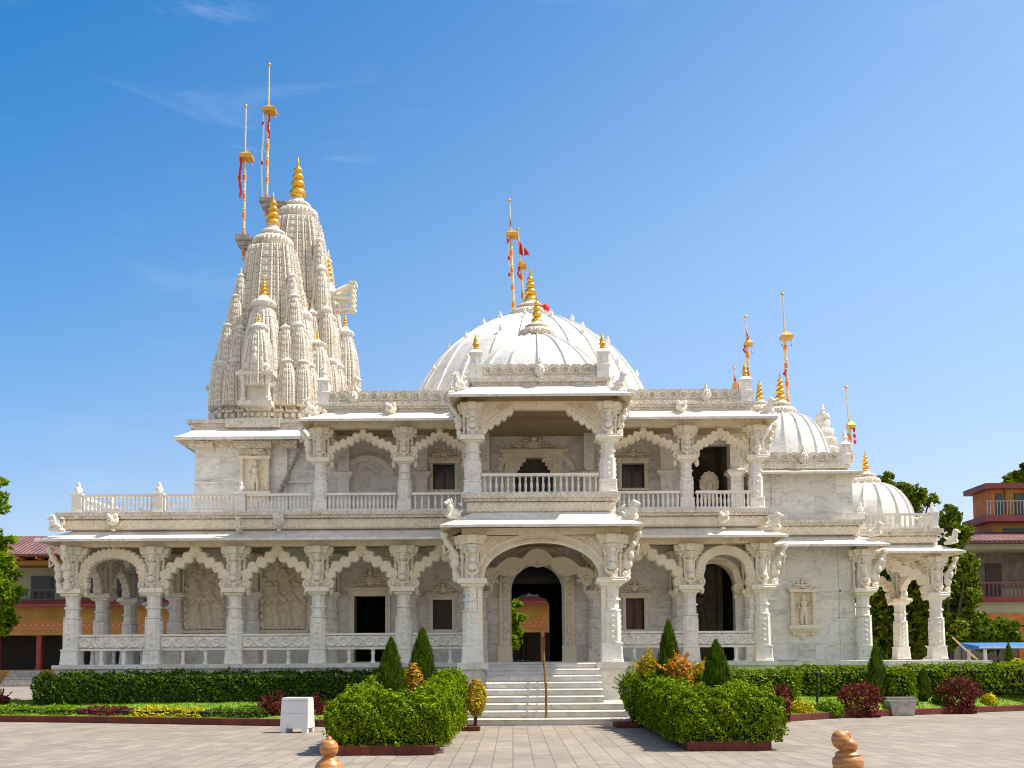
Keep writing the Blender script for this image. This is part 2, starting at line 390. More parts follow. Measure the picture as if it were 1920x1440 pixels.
# unseen bright cloud bank, added behind the viewer to fill the facade shade
d2 = wn.new('ShaderNodeVectorMath'); d2.operation = 'DOT_PRODUCT'; wl.new(tc.outputs['Generated'], d2.inputs[0]); d2.inputs[1].default_value = (0, -.80, .60)
b1 = wn.new('ShaderNodeMapRange'); b1.interpolation_type = 'SMOOTHSTEP'; wl.new(d2.outputs['Value'], b1.inputs[0]); b1.inputs[1].default_value = .46; b1.inputs[2].default_value = .84
n3 = wnode('ShaderNodeTexNoise', Vector=tc.outputs['Generated'], Scale=3.2, Detail=6.0, Roughness=.55)
r3 = wn.new('ShaderNodeValToRGB'); wl.new(n3.outputs['Fac'], r3.inputs[0]); r3.color_ramp.elements[0].position = .38; r3.color_ramp.elements[1].position = .56
m3 = wn.new('ShaderNodeMath'); m3.operation = 'MULTIPLY'; wl.new(b1.outputs[0], m3.inputs[0]); wl.new(r3.outputs[0], m3.inputs[1])
bc = wn.new('ShaderNodeMix'); bc.data_type = 'RGBA'; wl.new(m3.outputs[0], bc.inputs[0]); wl.new(mx.outputs[2], bc.inputs[6]); bc.inputs[7].default_value = (4.6, 4.35, 4.0, 1)
wl.new(bc.outputs[2], bg.inputs[0]); bg.inputs[1].default_value = .108
sl = bpy.data.lights.new('sun', 'SUN'); sl.energy = 3.6; sl.angle = R_(.53); sl.color = (1.0, .91, .77)
so = bpy.data.objects.new('sun', sl); COL.objects.link(so)
sd = Vector((math.cos(SUN_EL)*math.cos(SUN_AZ), math.cos(SUN_EL)*math.sin(SUN_AZ), math.sin(SUN_EL)))
so.rotation_euler = sd.to_track_quat('Z', 'Y').to_euler(); so.location = (30, 10, 60)
vs = SC.view_settings; vs.view_transform = 'Standard'; vs.look = 'None'; vs.exposure = 1.06; vs.gamma = 1
SC.cycles.filter_width = 1.1; SC.cycles.max_bounces = 8; SC.cycles.diffuse_bounces = 5

# ================================================================== THE TEMPLE
AX = .78; FZ = 1.46; DV = 29.3; DW = 31.4; DP = 27.0
VC = [-12.58, -10.25, -7.92, -5.54, -3.10, 5.08, 7.14]
T = thing('marble_temple', (AX, 30, 0), 'carved white marble temple with two spires, ribbed domes and arched verandas', 'temple')

def cat(ptsL, n=8):                       # Catmull-Rom through points
    P = [Vector((*p, 0)) for p in ptsL]; P = [P[0]*2-P[1]] + P + [P[-1]*2-P[-2]]; o = []
    for i in range(1, len(P)-2):
        for k in range(n):
            t = k/n; a, b, c, d = P[i-1:i+3]
            q = .5*((2*b) + (c-a)*t + (2*a-5*b+4*c-d)*t*t + (3*b-a-3*c+d)*t**3)
            o.append((q.x, q.y))
    o.append((P[-2].x, P[-2].y)); return o
def arch_path(kind, hw, h):
    if kind == 'ogee': l = [(-1,0),(-.985,.2),(-.84,.43),(-.62,.58),(-.40,.70),(-.25,.80),(-.13,.93),(0,1.0)]
    elif kind == 'low': l = [(-1,0),(-.96,.25),(-.80,.45),(-.60,.58),(-.40,.72),(-.22,.88),(-.1,.97),(0,1.0)]
    elif kind == 'round': l = [(-.98,0),(-1,.22)] + [(-math.cos(a)*.94, .38+.62*math.sin(a)) for a in [PI*k/12 for k in range(0,7)]]
    else: l = [(-math.cos(a), math.sin(a)) for a in [PI*k/16 for k in range(0, 9)]]
    q = cat(l, 8)
    q = [(x*hw, z*h) for x, z in q]
    return q[:-1] + [(0, h)] + [(-x, z) for x, z in reversed(q[:-1])]
def band(mb, path, wi, wo, y0, y1, lobes=0, ai=.0, ao=.0, ch=.04, ox=0, oz=0):
    n = len(path); acc = [0]
    for i in range(1, n): acc.append(acc[-1] + math.dist(path[i], path[i-1]))
    Lh = acc[-1]/2; rings = []
    for i, (x, z) in enumerate(path):
        a = path[max(0, i-1)]; b = path[min(n-1, i+1)]
        t = Vector((b[0]-a[0], b[1]-a[1])).normalized(); nx, nz = -t.y, t.x     # outward (up)
        s = abs(acc[i]-Lh)
        k = abs(math.cos(PI*lobes*s/Lh)) if lobes else 0
        I = wi + ai*k; O = wo + ao*k
        f = lambda d: (ox+x+nx*d, oz+z+nz*d)
        pts = [(-I, y1), (-I, y0+ch), (-I+.035, y0), (-.02, y0+.025), (.02, y0+.025), (O-.035, y0), (O, y0+ch), (O, y1)]
        rings.append([(f(d)[0], y, f(d)[1]) for d, y in pts])
    mb.loft(rings, True, True)
def densify(path, step=.03):
    o = [path[0]]
    for a, b in zip(path, path[1:]):
        k = max(1, int(math.dist(a, b)/step))
        for i in range(1, k+1): o.append((a[0]+(b[0]-a[0])*i/k, a[1]+(b[1]-a[1])*i/k))
    return o
def make_arch(x0, x1, y, zs, h, kind, depth=.22, lobes=5, w=.10, amp=.07, volute=.165, name='arch', finial=True, mat='cream'):
    cx = (x0+x1)/2; hw = (x1-x0)/2
    mb = MB(); p = densify(arch_path(kind, hw - volute*.75, h))
    band(mb, p, w*.9, w*.9, y-depth/2, y+depth/2, lobes, amp*1.35, amp*1.35, .04, cx, zs)
    if volute:
        for s in (-1, 1):
            mb.disc(cx+s*(hw-volute*.8), zs-.02, volute, y-depth/2-.02, y+depth/2)
            mb.ball((cx+s*(hw-volute*1.5), zs-.24, y*0+0) if False else (cx+s*(hw-volute*1.25), y, zs-.25), (.07, depth*.5, .12))
    if finial:
        mb.lathe([(.01,h+w+zs-.02),(.09,h+w+zs),(.10,h+w+zs+.06),(.05,h+w+zs+.12),(.06,h+w+zs+.15),(.015,h+w+zs+.24)], 10, cx, y)
    return mb.build(name, M[mat], T, smooth=35)

def figure(mb, x, y, z, h, arms=True, dirx=0):    # small standing deity, h tall, feet at z
    s = h
    for q in (-1, 1): mb.tube([(x+q*.07*s, y, z), (x+q*.075*s, y-.01*s, z+.25*s), (x+q*.05*s, y, z+.46*s)], [.05*s,.06*s,.085*s], 7)
    mb.lathe([(.03*s,z+.40*s),(.125*s,z+.44*s),(.12*s,z+.52*s),(.085*s,z+.60*s),(.125*s,z+.72*s),(.12*s,z+.77*s),(.045*s,z+.81*s),(.04*s,z+.84*s)], 10, x, y)
    mb.ball((x+dirx*.01, y-.015*s, z+.885*s), (.062*s,.066*s,.075*s))
    mb.lathe([(.075*s,z+.91*s),(.06*s,z+.96*s),(.03*s,z+1.02*s),(.005*s,z+1.05*s)], 8, x, y)
    if arms:
        mb.tube([(x-.12*s,y,z+.75*s),(x-.20*s,y-.03*s,z+.60*s),(x-.11*s,y-.10*s,z+.52*s)], [.04*s,.035*s,.03*s], 6)
        mb.tube([(x+.12*s,y,z+.75*s),(x+.21*s,y-.03*s,z+.66*s),(x+.17*s,y-.06*s,z+.84*s)], [.04*s,.035*s,.03*s], 6)

# --- columns: a shaft with base, capital and bracket figure; every copy shares its meshes
def column_meshes(zs, H, k, fig=True):
    sh = MB()
    b0 = .44*k if zs > 1.8 else .40*k
    sh.chs([(.225*k,b0),(.212*k,b0+.06),(.208*k,zs*.63)], .36); 
    for q in (0, PI/2, PI, 3*PI/2):        # raised carved panel on each face
        sh.M = Matrix.Rotation(q, 4, 'Z')
        z0, z1 = b0+.08, zs*.63-.05
        sh.box(-.115*k,.115*k,-.225*k,-.18*k,z0,z1); n = max(3, int((z1-z0)/.13))
        for j in range(n):
            z = z0+(z1-z0)*(j+.5)/n; r = .05*k if j % 2 else .075*k
            sh.ball((0,-.225*k,z),(r,.025,.055),8,5)
    sh.M = None
    sh.oc([(.20*k,zs*.63),(.232*k,zs*.637),(.232*k,zs*.655),(.185*k,zs*.664),(.18*k,zs*.765),(.222*k,zs*.775),(.222*k,zs*.795),(.176*k,zs*.805),(.18*k,zs*.90),(.21*k,zs*.95)])
    sh.chs([(.165*k,zs+.1),(.16*k,H-.30*k)], .3)
    ba = MB(); ba.chs([(.262*k,0),(.262*k,.06),(.252*k,.08),(.235*k,b0-.05),(.25*k,b0-.04),(.25*k,b0)], .14)
    ca = MB()
    ca.sq([(.22*k,zs*.945),(.25*k,zs*.955),(.27*k,zs-.04),(.335*k,zs-.02),(.345*k,zs+.04),(.33*k,zs+.055),(.33*k,zs+.10),(.25*k,zs+.12)])
    ca.sq([(.16*k,H-.34*k),(.20*k,H-.31*k),(.20*k,H-.24*k),(.26*k,H-.20*k),(.27*k,H-.12*k),(.33*k,H-.07*k),(.33*k,H-.02)])
    for q in (0, PI/2, PI, 3*PI/2):        # leafy corbels and round side colonettes
        ca.M = Matrix.Rotation(q, 4, 'Z')
        ca.plate([(.14*k,H-.40*k),(.24*k,H-.39*k),(.26*k,H-.32*k),(.30*k,H-.31*k),(.31*k,H-.22*k),(.39*k,H-.21*k),(.42*k,H-.10*k),(.42*k,H-.02),(.14*k,H-.02)], -.11*k, .11*k)
        ca.ball((.34*k,0,H-.26*k),(.05*k,.13*k,.05*k),8,5); ca.ball((.25*k,0,H-.38*k),(.05*k,.13*k,.06*k),8,5)
        ca.lathe([(.05*k,zs+.1),(.06*k,zs+.14),(.036*k,zs+.18),(.034*k,zs+.50*(H-zs)),(.06*k,zs+.54*(H-zs)),(.06*k,zs+.58*(H-zs)),(.036*k,zs+.62*(H-zs)),(.05*k,H-.40*k)], 8, .235*k, .0)
    ca.M = None
    fg = None
    if fig:
        fg = MB(); y = -.225*k; z = zs+.12; h = (H-zs)-.32*k
        fg.ball((0,y,z+.09*k),(.085*k,.10*k,.08*k)); fg.ball((0,y-.07*k,z+.25*k),(.12*k,.13*k,.095*k)); fg.ball((0,y-.09*k,z+.41*k),(.065*k,.07*k,.065*k))
        fg.tube([(-.11*k,y-.02,z+.32*k),(-.13*k,y-.07*k,z+.16*k),(-.05*k,y-.1*k,z+.08*k)],[.04*k,.04*k,.035*k],6)
        fg.tube([(.11*k,y-.02,z+.32*k),(.13*k,y-.07*k,z+.16*k),(.05*k,y-.1*k,z+.08*k)],[.04*k,.04*k,.035*k],6)
        fg.lathe([(.09*k,z+.3*k),(.105*k,z+.45*k),(.085*k,z+.6*h),(.10*k,z+.68*h),(.11*k,z+.74*h)], 9, 0, y+.03*k)
        fg.ball((0,y-.08*k,z+.83*h),(.10*k,.11*k,.105*k)); fg.ball((0,y-.17*k,z+.795*h),(.055*k,.06*k,.05*k),8,5); fg.ball((0,y-.06*k,z+.93*h),(.11*k,.10*k,.04*k),8,5)
        for s in (-1,1):
            fg.ball((s*.10*k,y+.0,z+.86*h),(.04*k,.05*k,.07*k),7,5)
            fg.tube([(s*.10*k,y,z+.66*h),(s*.16*k,y-.02*k,z+.78*h),(s*.13*k,y-.01*k,z+.97*h)],[.04*k,.035*k,.035*k],6)
        fg.ball((0,y+.02,z+.97*h),(.12*k,.08*k,.07*k),8,5)
    return sh, ba, ca, fg
class Column:
    def __init__(s, zs, H, k, fig=True): s.p = column_meshes(zs, H, k, fig); s.proto = None
    def put(s, x, y, z, figs=True):
        a = (x, y, z)
        if s.proto is None:
            sh, ba, ca, fg = s.p
            c = sh.build('column', M['column'], T, a, 35)
            k = [ba.build('base', M['column'], c, a), ca.build('capital', M['figure'], c, a, 35)]
            if fg: k.append(fg.build('bracket_figure', M['figure'], c, a, 40))
            s.proto = (c, k); return c
        c = dup(s.proto[0], T, a)
        for q in s.proto[1]: dup(q, c, a)
        return c
colV = Column(2.06, 3.36, 1.0); colP = Column(2.1, 3.36, 1.15); colU = Column(1.46, 2.44, .86); colUP = Column(1.50, 2.50, .98)
colR = Column(2.06, 3.36, .95, False)
for x in VC: colV.put(x, DV, FZ)
for x in (AX-1.82, AX+1.82): colP.put(x, DP, FZ); colUP.put(x, 27.4, 5.96)
for x in (-5.5, -3.08, 5.05, 7.05): colU.put(x, DV, 5.80)
for x in (-10.3, -7.92, -5.54, -3.1, 5.08): colR.put(x, DW-.1, FZ)       # pilasters against the hall wall
for y in (31.4, 33.7, 36.0, 38.3): colV.put(-12.58, y, FZ)
colV.put(10.66, 31.1, FZ); colV.put(13.87, 33.5, FZ); colV.put(13.87, 36.6, FZ); colR.put(10.75, 33.6, FZ); colR.put(10.75, 36.6, FZ)
colR.put(AX-1.75, DW-.15, FZ); colR.put(AX+1.75, DW-.15, FZ); colR.put(7.3, 31.3, FZ)
for x in (-5.15, -2.75, 4.75, 6.9): 
    c = MB(); c.sq([(.24,0),(.24,.3),(.18,.32),(.17,1.3),(.2,1.34),(.28,1.42),(.29,1.5),(.17,1.55),(.17,2.7)]); c.build('wall_pilaster', M['column'], T, (x, DW-.12, 5.80))
for x in (AX-1.6, AX+1.6):
    c = MB(); c.sq([(.2,0),(.15,.3),(.15,1.35),(.25,1.45),(.15,1.5),(.15,2.7)]); c.build('wall_pilaster', M['column'], T, (x, DW-.3, 5.80))

# --- leaning strut figures under the eave corners
def strut():
    mb = MB(); pts = []
    for i in range(15):
        t = i/14; pts.append((.03+.34*t**1.6+.05*math.sin(t*9), 0, 1.22*t))
    rr = [.06+.035*abs(math.sin(i*1.05)) + (.03 if 3 < i < 8 else 0) for i in range(15)]
    mb.tube(pts, rr, 8)
    mb.ball((.05,-.02,.05),(.12,.1,.11)); mb.ball((.02,-.07,.16),.075); mb.ball((.16,-.05,.62),(.10,.10,.14)); mb.ball((.24,-.06,.88),(.075,.075,.09)); mb.ball((.36,0,1.16),(.11,.1,.08))
    mb.tube([(.2,-.06,.72),(.1,-.1,.62),(.14,-.12,.48)], .035, 6); mb.tube([(.24,.03,.76),(.36,.02,.66),(.38,0,.9)], .032, 6)
    return mb
SP = [None]
def put_strut(x, y, z, rz, sc=1.0):
    if SP[0] is None:
        o = strut().build('strut_figure', M['figure'], T, (x, y, z), 40); SP[0] = o
    else: o = dup(SP[0], T, (x, y, z))
    o.rotation_euler.z = rz; o.scale = (sc, sc, sc)
zb = FZ+2.14
put_strut(-12.58-.33, DV, zb, PI); put_strut(-12.58, DV-.33, zb+.0, -PI/2)
for s, rz in ((-1, PI), (1, 0)):
    put_strut(AX+s*(1.82+.36), DP, zb+.03, rz, 1.06); put_strut(AX+s*(1.82+.30), 27.4, 5.96+1.58, rz, .82)
put_strut(7.14+.33, DV, zb, 0); put_strut(-5.5-.3, DV, 7.34, PI, .8); put_strut(7.05+.3, DV, 7.34, 0, .8)
put_strut(10.66+.33, 31.1, zb, 0); put_strut(13.87+.33, 33.5, zb, 0)

# --- arches between the columns
ZA = FZ+2.34
for a, b, kind, lob in ((0,1,'round',11),(1,2,'ogee',5),(2,3,'ogee',5),(3,4,'ogee',5)):
    make_arch(VC[a]+.16, VC[b]-.16, DV, ZA-.05, .94 if kind == 'ogee' else .90, kind, .24, lob, .105 if kind == 'ogee' else .13, .07 if kind == 'ogee' else .04)
make_arch(VC[4]+.16, AX-1.82-.1, DV, ZA-.05, .94, 'ogee', .24, 5, .10, .07)
make_arch(AX+1.82+.1, VC[5]-.16, DV, ZA-.05, .94, 'ogee', .24, 5, .10, .07)
make_arch(VC[5]+.16, VC[6]-.16, DV, ZA-.05, .90, 'round', .24, 0, .15, 0)
make_arch(VC[5]+.25, VC[6]-.1, DW-.1, ZA-.1, .86, 'round', .24, 0, .13, 0, finial=False)
ZU = 5.80+1.66
for a, b in ((-5.5, -3.08), (-3.08, AX-1.82), (AX+1.82, 5.05), (5.05, 7.05)):
    make_arch(a+.14, b-.14, DV, ZU-.02, .60, 'low', .2, 6, .085, .055, .14)
# side-on arches (west veranda, pavilion)
def side_arch(x, y0, y1, zs, h, kind='ogee', lobes=5, rz=PI/2):
    cx, cy = x, (y0+y1)/2; hw = (y1-y0)/2; mb = MB(); mb.M = Matrix.Translation((cx, cy, 0)) @ Matrix.Rotation(rz, 4, 'Z')
    p = densify(arch_path(kind, hw-.12, h)); band(mb, p, .105, .105, -.12, .12, lobes, .06, .07, .04, 0, zs)
    for s in (-1, 1): mb.disc(s*(hw-.13), zs-.02, .165, -.14, .12)
    mb.build('arch', M['cream'], T, smooth=35)
for y0, y1 in ((29.46,31.24),(31.56,33.54),(33.86,35.84),(36.16,38.14)): side_arch(-12.58, y0, y1, ZA-.05, .94)
side_arch(-10.4, 29.5, 31.2, ZA-.05, .9)
for y0, y1 in ((31.3,33.3),(33.7,36.4)): side_arch(10.72, y0, y1, ZA-.05, .94)
side_arch(13.87, 33.66, 36.44, ZA-.05, .94)
for y in (33.5, 36.6): make_arch(10.75+.16, 13.87-.16, y, ZA-.05, .94, 'ogee', .24, 5, .11, .07, finial=(y < 34))
for x in (-5.5,): 
    mb = MB(); mb.M = Matrix.Translation((x, 30.35, 0)) @ Matrix.Rotation(PI/2, 4, 'Z'); band(mb, densify(arch_path('low', .8, .6)), .085, .085, -.1, .1, 6, .05, .055, .04, 0, ZU-.02); mb.build('arch', M['cream'], T, smooth=35)

# porch: great round arch with carved spandrel below, cusped flat arch above
mb = MB(); hw = 1.62; r = 1.55; zs = FZ+2.14; zt = FZ+3.34; yf, yb = DP-.13, DP+.13
n = 48; lo = []; hi = []
for i in range(n+1):
    a = PI - PI*i/n; lo.append((AX+hw*math.cos(a), zs+.02+1.02*math.sin(a)**.92)); hi.append((AX+hw*math.cos(a), zt))
mb.strip(lo, hi, yf, yb)
def arcband(mb, rad, h, w, y0, y1):
    p = [(rad*math.cos(PI-PI*i/48), h*math.sin(PI-PI*i/48)**.92) for i in range(49)]
    band(mb, p, w, w, y0, y1, 0, 0, 0, .02, AX, zs+.02)
arcband(mb, 1.58, 1.04, .06, yf-.07, yf+.02); arcband(mb, 1.50, 1.20, .05, yf-.04, yf+.02) if False else None
mb.build('porch_arch', M['cream'], T, smooth=35)
mb = MB(); p = [(1.66*math.cos(PI-PI*i/48), 1.16*math.sin(PI-PI*i/48)**.92) for i in range(49)]; band(mb, p, .05, .10, yf-.045, yf+.02, 0,0,0,.02, AX, zs+.02)
for s in (-1, 1):
    mb.disc(AX+s*1.30, zt-.22, .15, yf-.05, yf+.02); mb.disc(AX+s*1.02, zt-.13, .09, yf-.04, yf+.02)
    for k in range(7): mb.ball((AX+s*(1.5-.19*k), yf-.01, zt-.06-.012*(k % 2)), (.07,.04,.045), 7, 5)
    mb.box(AX+s*1.62-.06, AX+s*1.62+.06, DP-.2, DP+.2, FZ, zs-.12)
mb.build('porch_arch_moulding', M['cream'], T, smooth=35)
# inner lobed arch one bay behind the porch arch
make_arch(AX-1.6, AX+1.6, DW-.6, FZ+2.45, .70, 'low', .25, 2, .13, .13, finial=False)
mb = MB(); zs2 = 5.96+1.62; zt2 = 8.44
pl = [(-1.66,0),(-1.5,.14),(-1.3,.30),(-1.1,.42),(-.9,.56),(-.76,.68),(-.70,.735),(0,.735)]
pl = densify(pl, .02); pl = pl + [(-x, z) for x, z in reversed(pl[:-1])]
acc = 0; lo = []; hi = []
for i, (x, z) in enumerate(pl):
    if i: acc += math.dist(pl[i], pl[i-1])
    e = .085*abs(math.sin(PI*math.dist((abs(x), z), (.70, .735))/.215)) if abs(x) > .7 else 0
    lo.append((AX+x, zs2+z-e-.02)); hi.append((AX+x, zt2))
mb.strip(lo, hi, 27.30, 27.5)
mb.build('porch_cusped_arch', M['cream'], T, smooth=30)
for s in (-1, 1):
    mb = MB()
    mb.tube([(AX+s*1.6, 27.28, zs2+.2), (AX+s*1.1, 27.28, zs2+.58), (AX+s*.74, 27.28, zs2+.84)], .035, 6)
    mb.disc(AX+s*1.38, zt2-.2, .13, 27.25, 27.32); mb.disc(AX+s*1.1, zt2-.1, .07, 27.26, 27.32)
    for k in range(6): mb.ball((AX+s*(1.42-.13*k), 27.29, zs2+.24+.105*k), (.06,.035,.05), 7, 5)
    mb.build('cusped_arch_carving', M['cream'], T, smooth=40)

# --- plinth, floors and stairs
mb = MB()
PX0, PX1 = -12.98, 7.42
mb.box(PX0+.06, PX1, 28.98, 46, 0, FZ-.12)
mb.box(PX0, PX1+.05, 28.90, 46.05, FZ-.118, FZ-.004)
mb.box(PX1+.003, 11.25, 30.92, 42, 0, FZ-.14); mb.box(PX1+.053, 11.3, 30.84, 42, FZ-.138, FZ-.02)
mb.box(11.253, 15.2, 32.72, 40, 0, FZ-.16); mb.box(11.303, 15.26, 32.64, 40, FZ-.158, FZ-.03)
mb.box(AX-2.14, AX+2.14, 26.66, 28.895, .2, FZ-.02)
mb.build('plinth', M['plinth'], T)
for s in (-1, 1):
    mb = MB(); x = AX+s*1.80; mb.box(x-.34, x+.34, 26.56, 27.45, .50, FZ-.17); mb.box(x-.40, x+.40, 26.48, 27.5, FZ-.168, FZ+.002); mb.box(x-.36, x+.36, 26.52, 27.47, .42, .50)
    mb.build('stair_pedestal', M['plinth'], T)
mb = MB(); nst = 9; h = FZ/nst
for i in range(nst):
    w = 2.0 if i < 3 else 1.44
    y0 = 24.15 + .30*i
    mb.box(AX-w, AX+w, y0, 26.75 if i > 2 else 26.6, i*h + .002, (i+1)*h - .035)
    zt_ = (i+1)*h - (.0 if i < nst-1 else .012); yb_ = 26.7 if i > 2 else 26.55; a_, b_ = AX-w-.01, AX+w+.01
    mb.loft([[(x, y0-.03, zt_-.034), (x, y0-.03, zt_-.026), (x, y0+.018, zt_), (x, yb_, zt_), (x, yb_, zt_-.034)] for x in (a_, b_)], True, True)
mb.build('stairs', M['step'], T)

# --- walls with real openings
def wall(mb, x0, x1, z0, z1, y0, y1, ops):
    xs = sorted({x0, x1, *[o[0] for o in ops], *[o[1] for o in ops]})
    for a, b in zip(xs, xs[1:]):
        if b - a < 1e-4: continue
        cuts = sorted((max(z0, o[2]), min(z1, o[3])) for o in ops if o[0] <= a+1e-5 and o[1] >= b-1e-5); z = z0
        for c0, c1 in cuts:
            if c0 > z+1e-4: mb.box(a, b, y0, y1, z, c0)
            z = c1
        if z < z1-1e-4: mb.box(a, b, y0, y1, z, z1)
def arch_fill(mb, x0, x1, zsp, ztop, y0, y1):   # round head inside a rectangular opening
    cx = (x0+x1)/2; r = (x1-x0)/2; lo = []; hi = []
    for i in range(25):
        a = PI-PI*i/24; lo.append((cx+r*math.cos(a), zsp+(ztop-.02-zsp)*math.sin(a))); hi.append((cx+r*math.cos(a), ztop))
    mb.strip(lo, hi, y0, y1)
DX0, DX1 = AX-.80, AX+.76
bd = (at(665,1118,DW), at(723,1238,DW)); bw = (at(812,1125,DW), at(848,1180,DW)); rw = (at(1173,1122,DW), at(1208,1180,DW))
o1 = [(DX0, DX1, FZ, 4.46), (bd[0].x, bd[1].x, FZ+.04, bd[0].z), (bw[0].x, bw[1].x, bw[1].z, bw[0].z), (rw[0].x, rw[1].x, rw[1].z, rw[0].z), (5.45, 6.85, FZ, 4.5)]
mb = MB(); wall(mb, -10.5, 7.3, FZ, 5.0, DW, DW+.35, o1); arch_fill(mb, DX0, DX1, 3.66, 4.46, DW+.004, DW+.346); arch_fill(mb, 5.45, 6.85, 3.7, 4.5, DW+.004, DW+.346)
mb.box(-10.5, -10.2, DW+.352, 45.6, FZ, 5.0)
mb.build('hall_wall', M['slab'], T)
# hall interior: floor, side and rear walls, rear doorway open to the yard behind
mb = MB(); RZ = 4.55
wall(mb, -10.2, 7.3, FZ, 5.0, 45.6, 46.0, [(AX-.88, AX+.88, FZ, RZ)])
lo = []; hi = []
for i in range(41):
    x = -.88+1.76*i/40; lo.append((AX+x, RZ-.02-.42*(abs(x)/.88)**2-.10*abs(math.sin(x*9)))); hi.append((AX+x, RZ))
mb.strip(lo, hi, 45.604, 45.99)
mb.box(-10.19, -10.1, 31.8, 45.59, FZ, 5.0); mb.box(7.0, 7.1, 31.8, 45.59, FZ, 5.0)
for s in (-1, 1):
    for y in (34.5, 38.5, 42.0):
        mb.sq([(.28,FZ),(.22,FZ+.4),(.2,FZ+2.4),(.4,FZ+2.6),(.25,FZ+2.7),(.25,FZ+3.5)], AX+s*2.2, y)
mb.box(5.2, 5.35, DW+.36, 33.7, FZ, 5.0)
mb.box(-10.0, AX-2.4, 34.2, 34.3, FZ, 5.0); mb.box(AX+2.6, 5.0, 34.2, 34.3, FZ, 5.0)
mb.box(-10.09, 6.99, DW+.36, 45.59, 4.88, 4.99)  # dark ceiling sheet added so the doorway stays black
mb.build('hall_interior', M['dark'], T)  # near-black colour stands in for marble left in shade
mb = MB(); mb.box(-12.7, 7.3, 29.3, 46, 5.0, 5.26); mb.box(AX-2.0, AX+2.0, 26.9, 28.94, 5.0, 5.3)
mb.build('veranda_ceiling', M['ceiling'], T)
mb = MB(); mb.box(-12.5, 7.2, 29.2, 46, FZ-.003, FZ+.004); mb.build('veranda_floor', M['smooth'], T)
# relief in the right recess, its shade put into a darker stone colour
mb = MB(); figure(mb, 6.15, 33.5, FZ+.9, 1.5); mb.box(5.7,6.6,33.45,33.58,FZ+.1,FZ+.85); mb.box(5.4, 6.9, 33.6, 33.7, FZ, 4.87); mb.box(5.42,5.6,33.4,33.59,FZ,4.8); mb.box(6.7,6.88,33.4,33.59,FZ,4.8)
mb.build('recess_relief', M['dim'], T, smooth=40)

# beams over columns
mb = MB()
for a, b in ((VC[0]-.3, AX-2.0), (AX+2.0, VC[6]+.3)): mb.box(a, b, DV-.17, DV+.17, FZ+3.36, 5.0)
mb.box(AX-2.1, AX+2.1, DP-.19, DP+.19, FZ+3.36, 5.0)
for s in (-1, 1): mb.box(AX+s*1.82-.17, AX+s*1.82+.17, DP+.19, DV-.17, FZ+3.36, 5.0)
mb.box(VC[0]-.17, VC[0]+.17, DV+.17, 46, FZ+3.36, 5.0); mb.box(10.5, 10.85, 31.0, 37, FZ+3.36, 5.0)
mb.box(10.85, 14.05, 33.33, 33.67, FZ+3.36, 5.0); mb.box(13.7, 14.05, 33.67, 36.8, FZ+3.36, 5.0); mb.box(10.85, 13.7, 36.43, 36.77, FZ+3.36, 5.0)
mb.build('beam', M['cream'], T)

# --- sloping eaves
def eave(name, x0, x1, y0, y1, ze, zi, ins, sides='lfr', th=.07, y_in=None):
    """outer rectangle x0..x1 / y0 front; slopes up by ins to the wall; sides that slope"""
    l = ins if 'l' in sides else 0; r = ins if 'r' in sides else 0
    mb = MB()
    def ring(dz, k):
        return [(x0+l*k, y1, (ze+(zi-ze)*k)+dz) if 'l' in sides else (x0, y1, ze+dz), ]
    A = [(x0, y1), (x0, y0), (x1, y0), (x1, y1)]; B = [(x0+l, y1), (x0+l, y0+ins), (x1-r, y0+ins), (x1-r, y1)]
    segs = [(1, 2)] + ([(0, 1)] if 'l' in sides else []) + ([(2, 3)] if 'r' in sides else [])
    for i, j in segs:
        k = 5
        o1, o2, i1, i2 = A[i], A[j], B[i], B[j]
        prof = []
        for t in (0, .45, 1):
            z = ze+(zi-ze)*(t**1.15)
            prof.append(((o1[0]+(i1[0]-o1[0])*t, o1[1]+(i1[1]-o1[1])*t, z), (o2[0]+(i2[0]-o2[0])*t, o2[1]+(i2[1]-o2[1])*t, z)))
        top = prof; bot = [((a[0], a[1], a[2]-th), (b[0], b[1], b[2]-th)) for a, b in prof]
        vs = [p for pr in top for p in pr] + [p for pr in bot for p in pr]
        n = 3; fs = []
        for q in range(n-1):
            fs.append((2*q, 2*q+1, 2*q+3, 2*q+2)); fs.append((2*n+2*q, 2*n+2*q+2, 2*n+2*q+3, 2*n+2*q+1))
        fs += [(0, 2*n, 2*n+1, 1), (2*n-2, 2*n-1, 4*n-1, 4*n-2), (0, 2, 4, 2*n+4, 2*n+2, 2*n), (1, 2*n+1, 2*n+3, 2*n+5, 5, 3)]
        mb.add(vs, fs)
    o = mb.build(name, M['eave'], T)
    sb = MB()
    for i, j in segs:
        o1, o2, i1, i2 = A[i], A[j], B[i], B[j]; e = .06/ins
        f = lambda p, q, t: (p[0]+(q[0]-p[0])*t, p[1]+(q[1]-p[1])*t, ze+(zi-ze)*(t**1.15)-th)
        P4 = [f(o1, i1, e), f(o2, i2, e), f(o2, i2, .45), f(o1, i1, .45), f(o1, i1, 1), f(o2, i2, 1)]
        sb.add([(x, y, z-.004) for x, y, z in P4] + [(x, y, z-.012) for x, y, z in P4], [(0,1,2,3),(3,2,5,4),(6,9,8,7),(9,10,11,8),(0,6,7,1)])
    sb.build('soffit', M['soffit'], o)  # thin lining under the eave carries the painted bounce tint
    return o
eave('eave', -13.34, AX-1.7, 28.42, 46, 4.98, 5.33, .85, 'lf')
eave('eave', AX+1.7, 7.74, 28.42, 31.1, 4.98, 5.33, .85, 'fr')
eave('eave', 7.745, 11.32, 30.45, 38, 4.93, 5.25, .72, 'fr')
eave('eave', 10.62, 14.6, 32.75, 38, 4.95, 5.25, .75, 'fr')
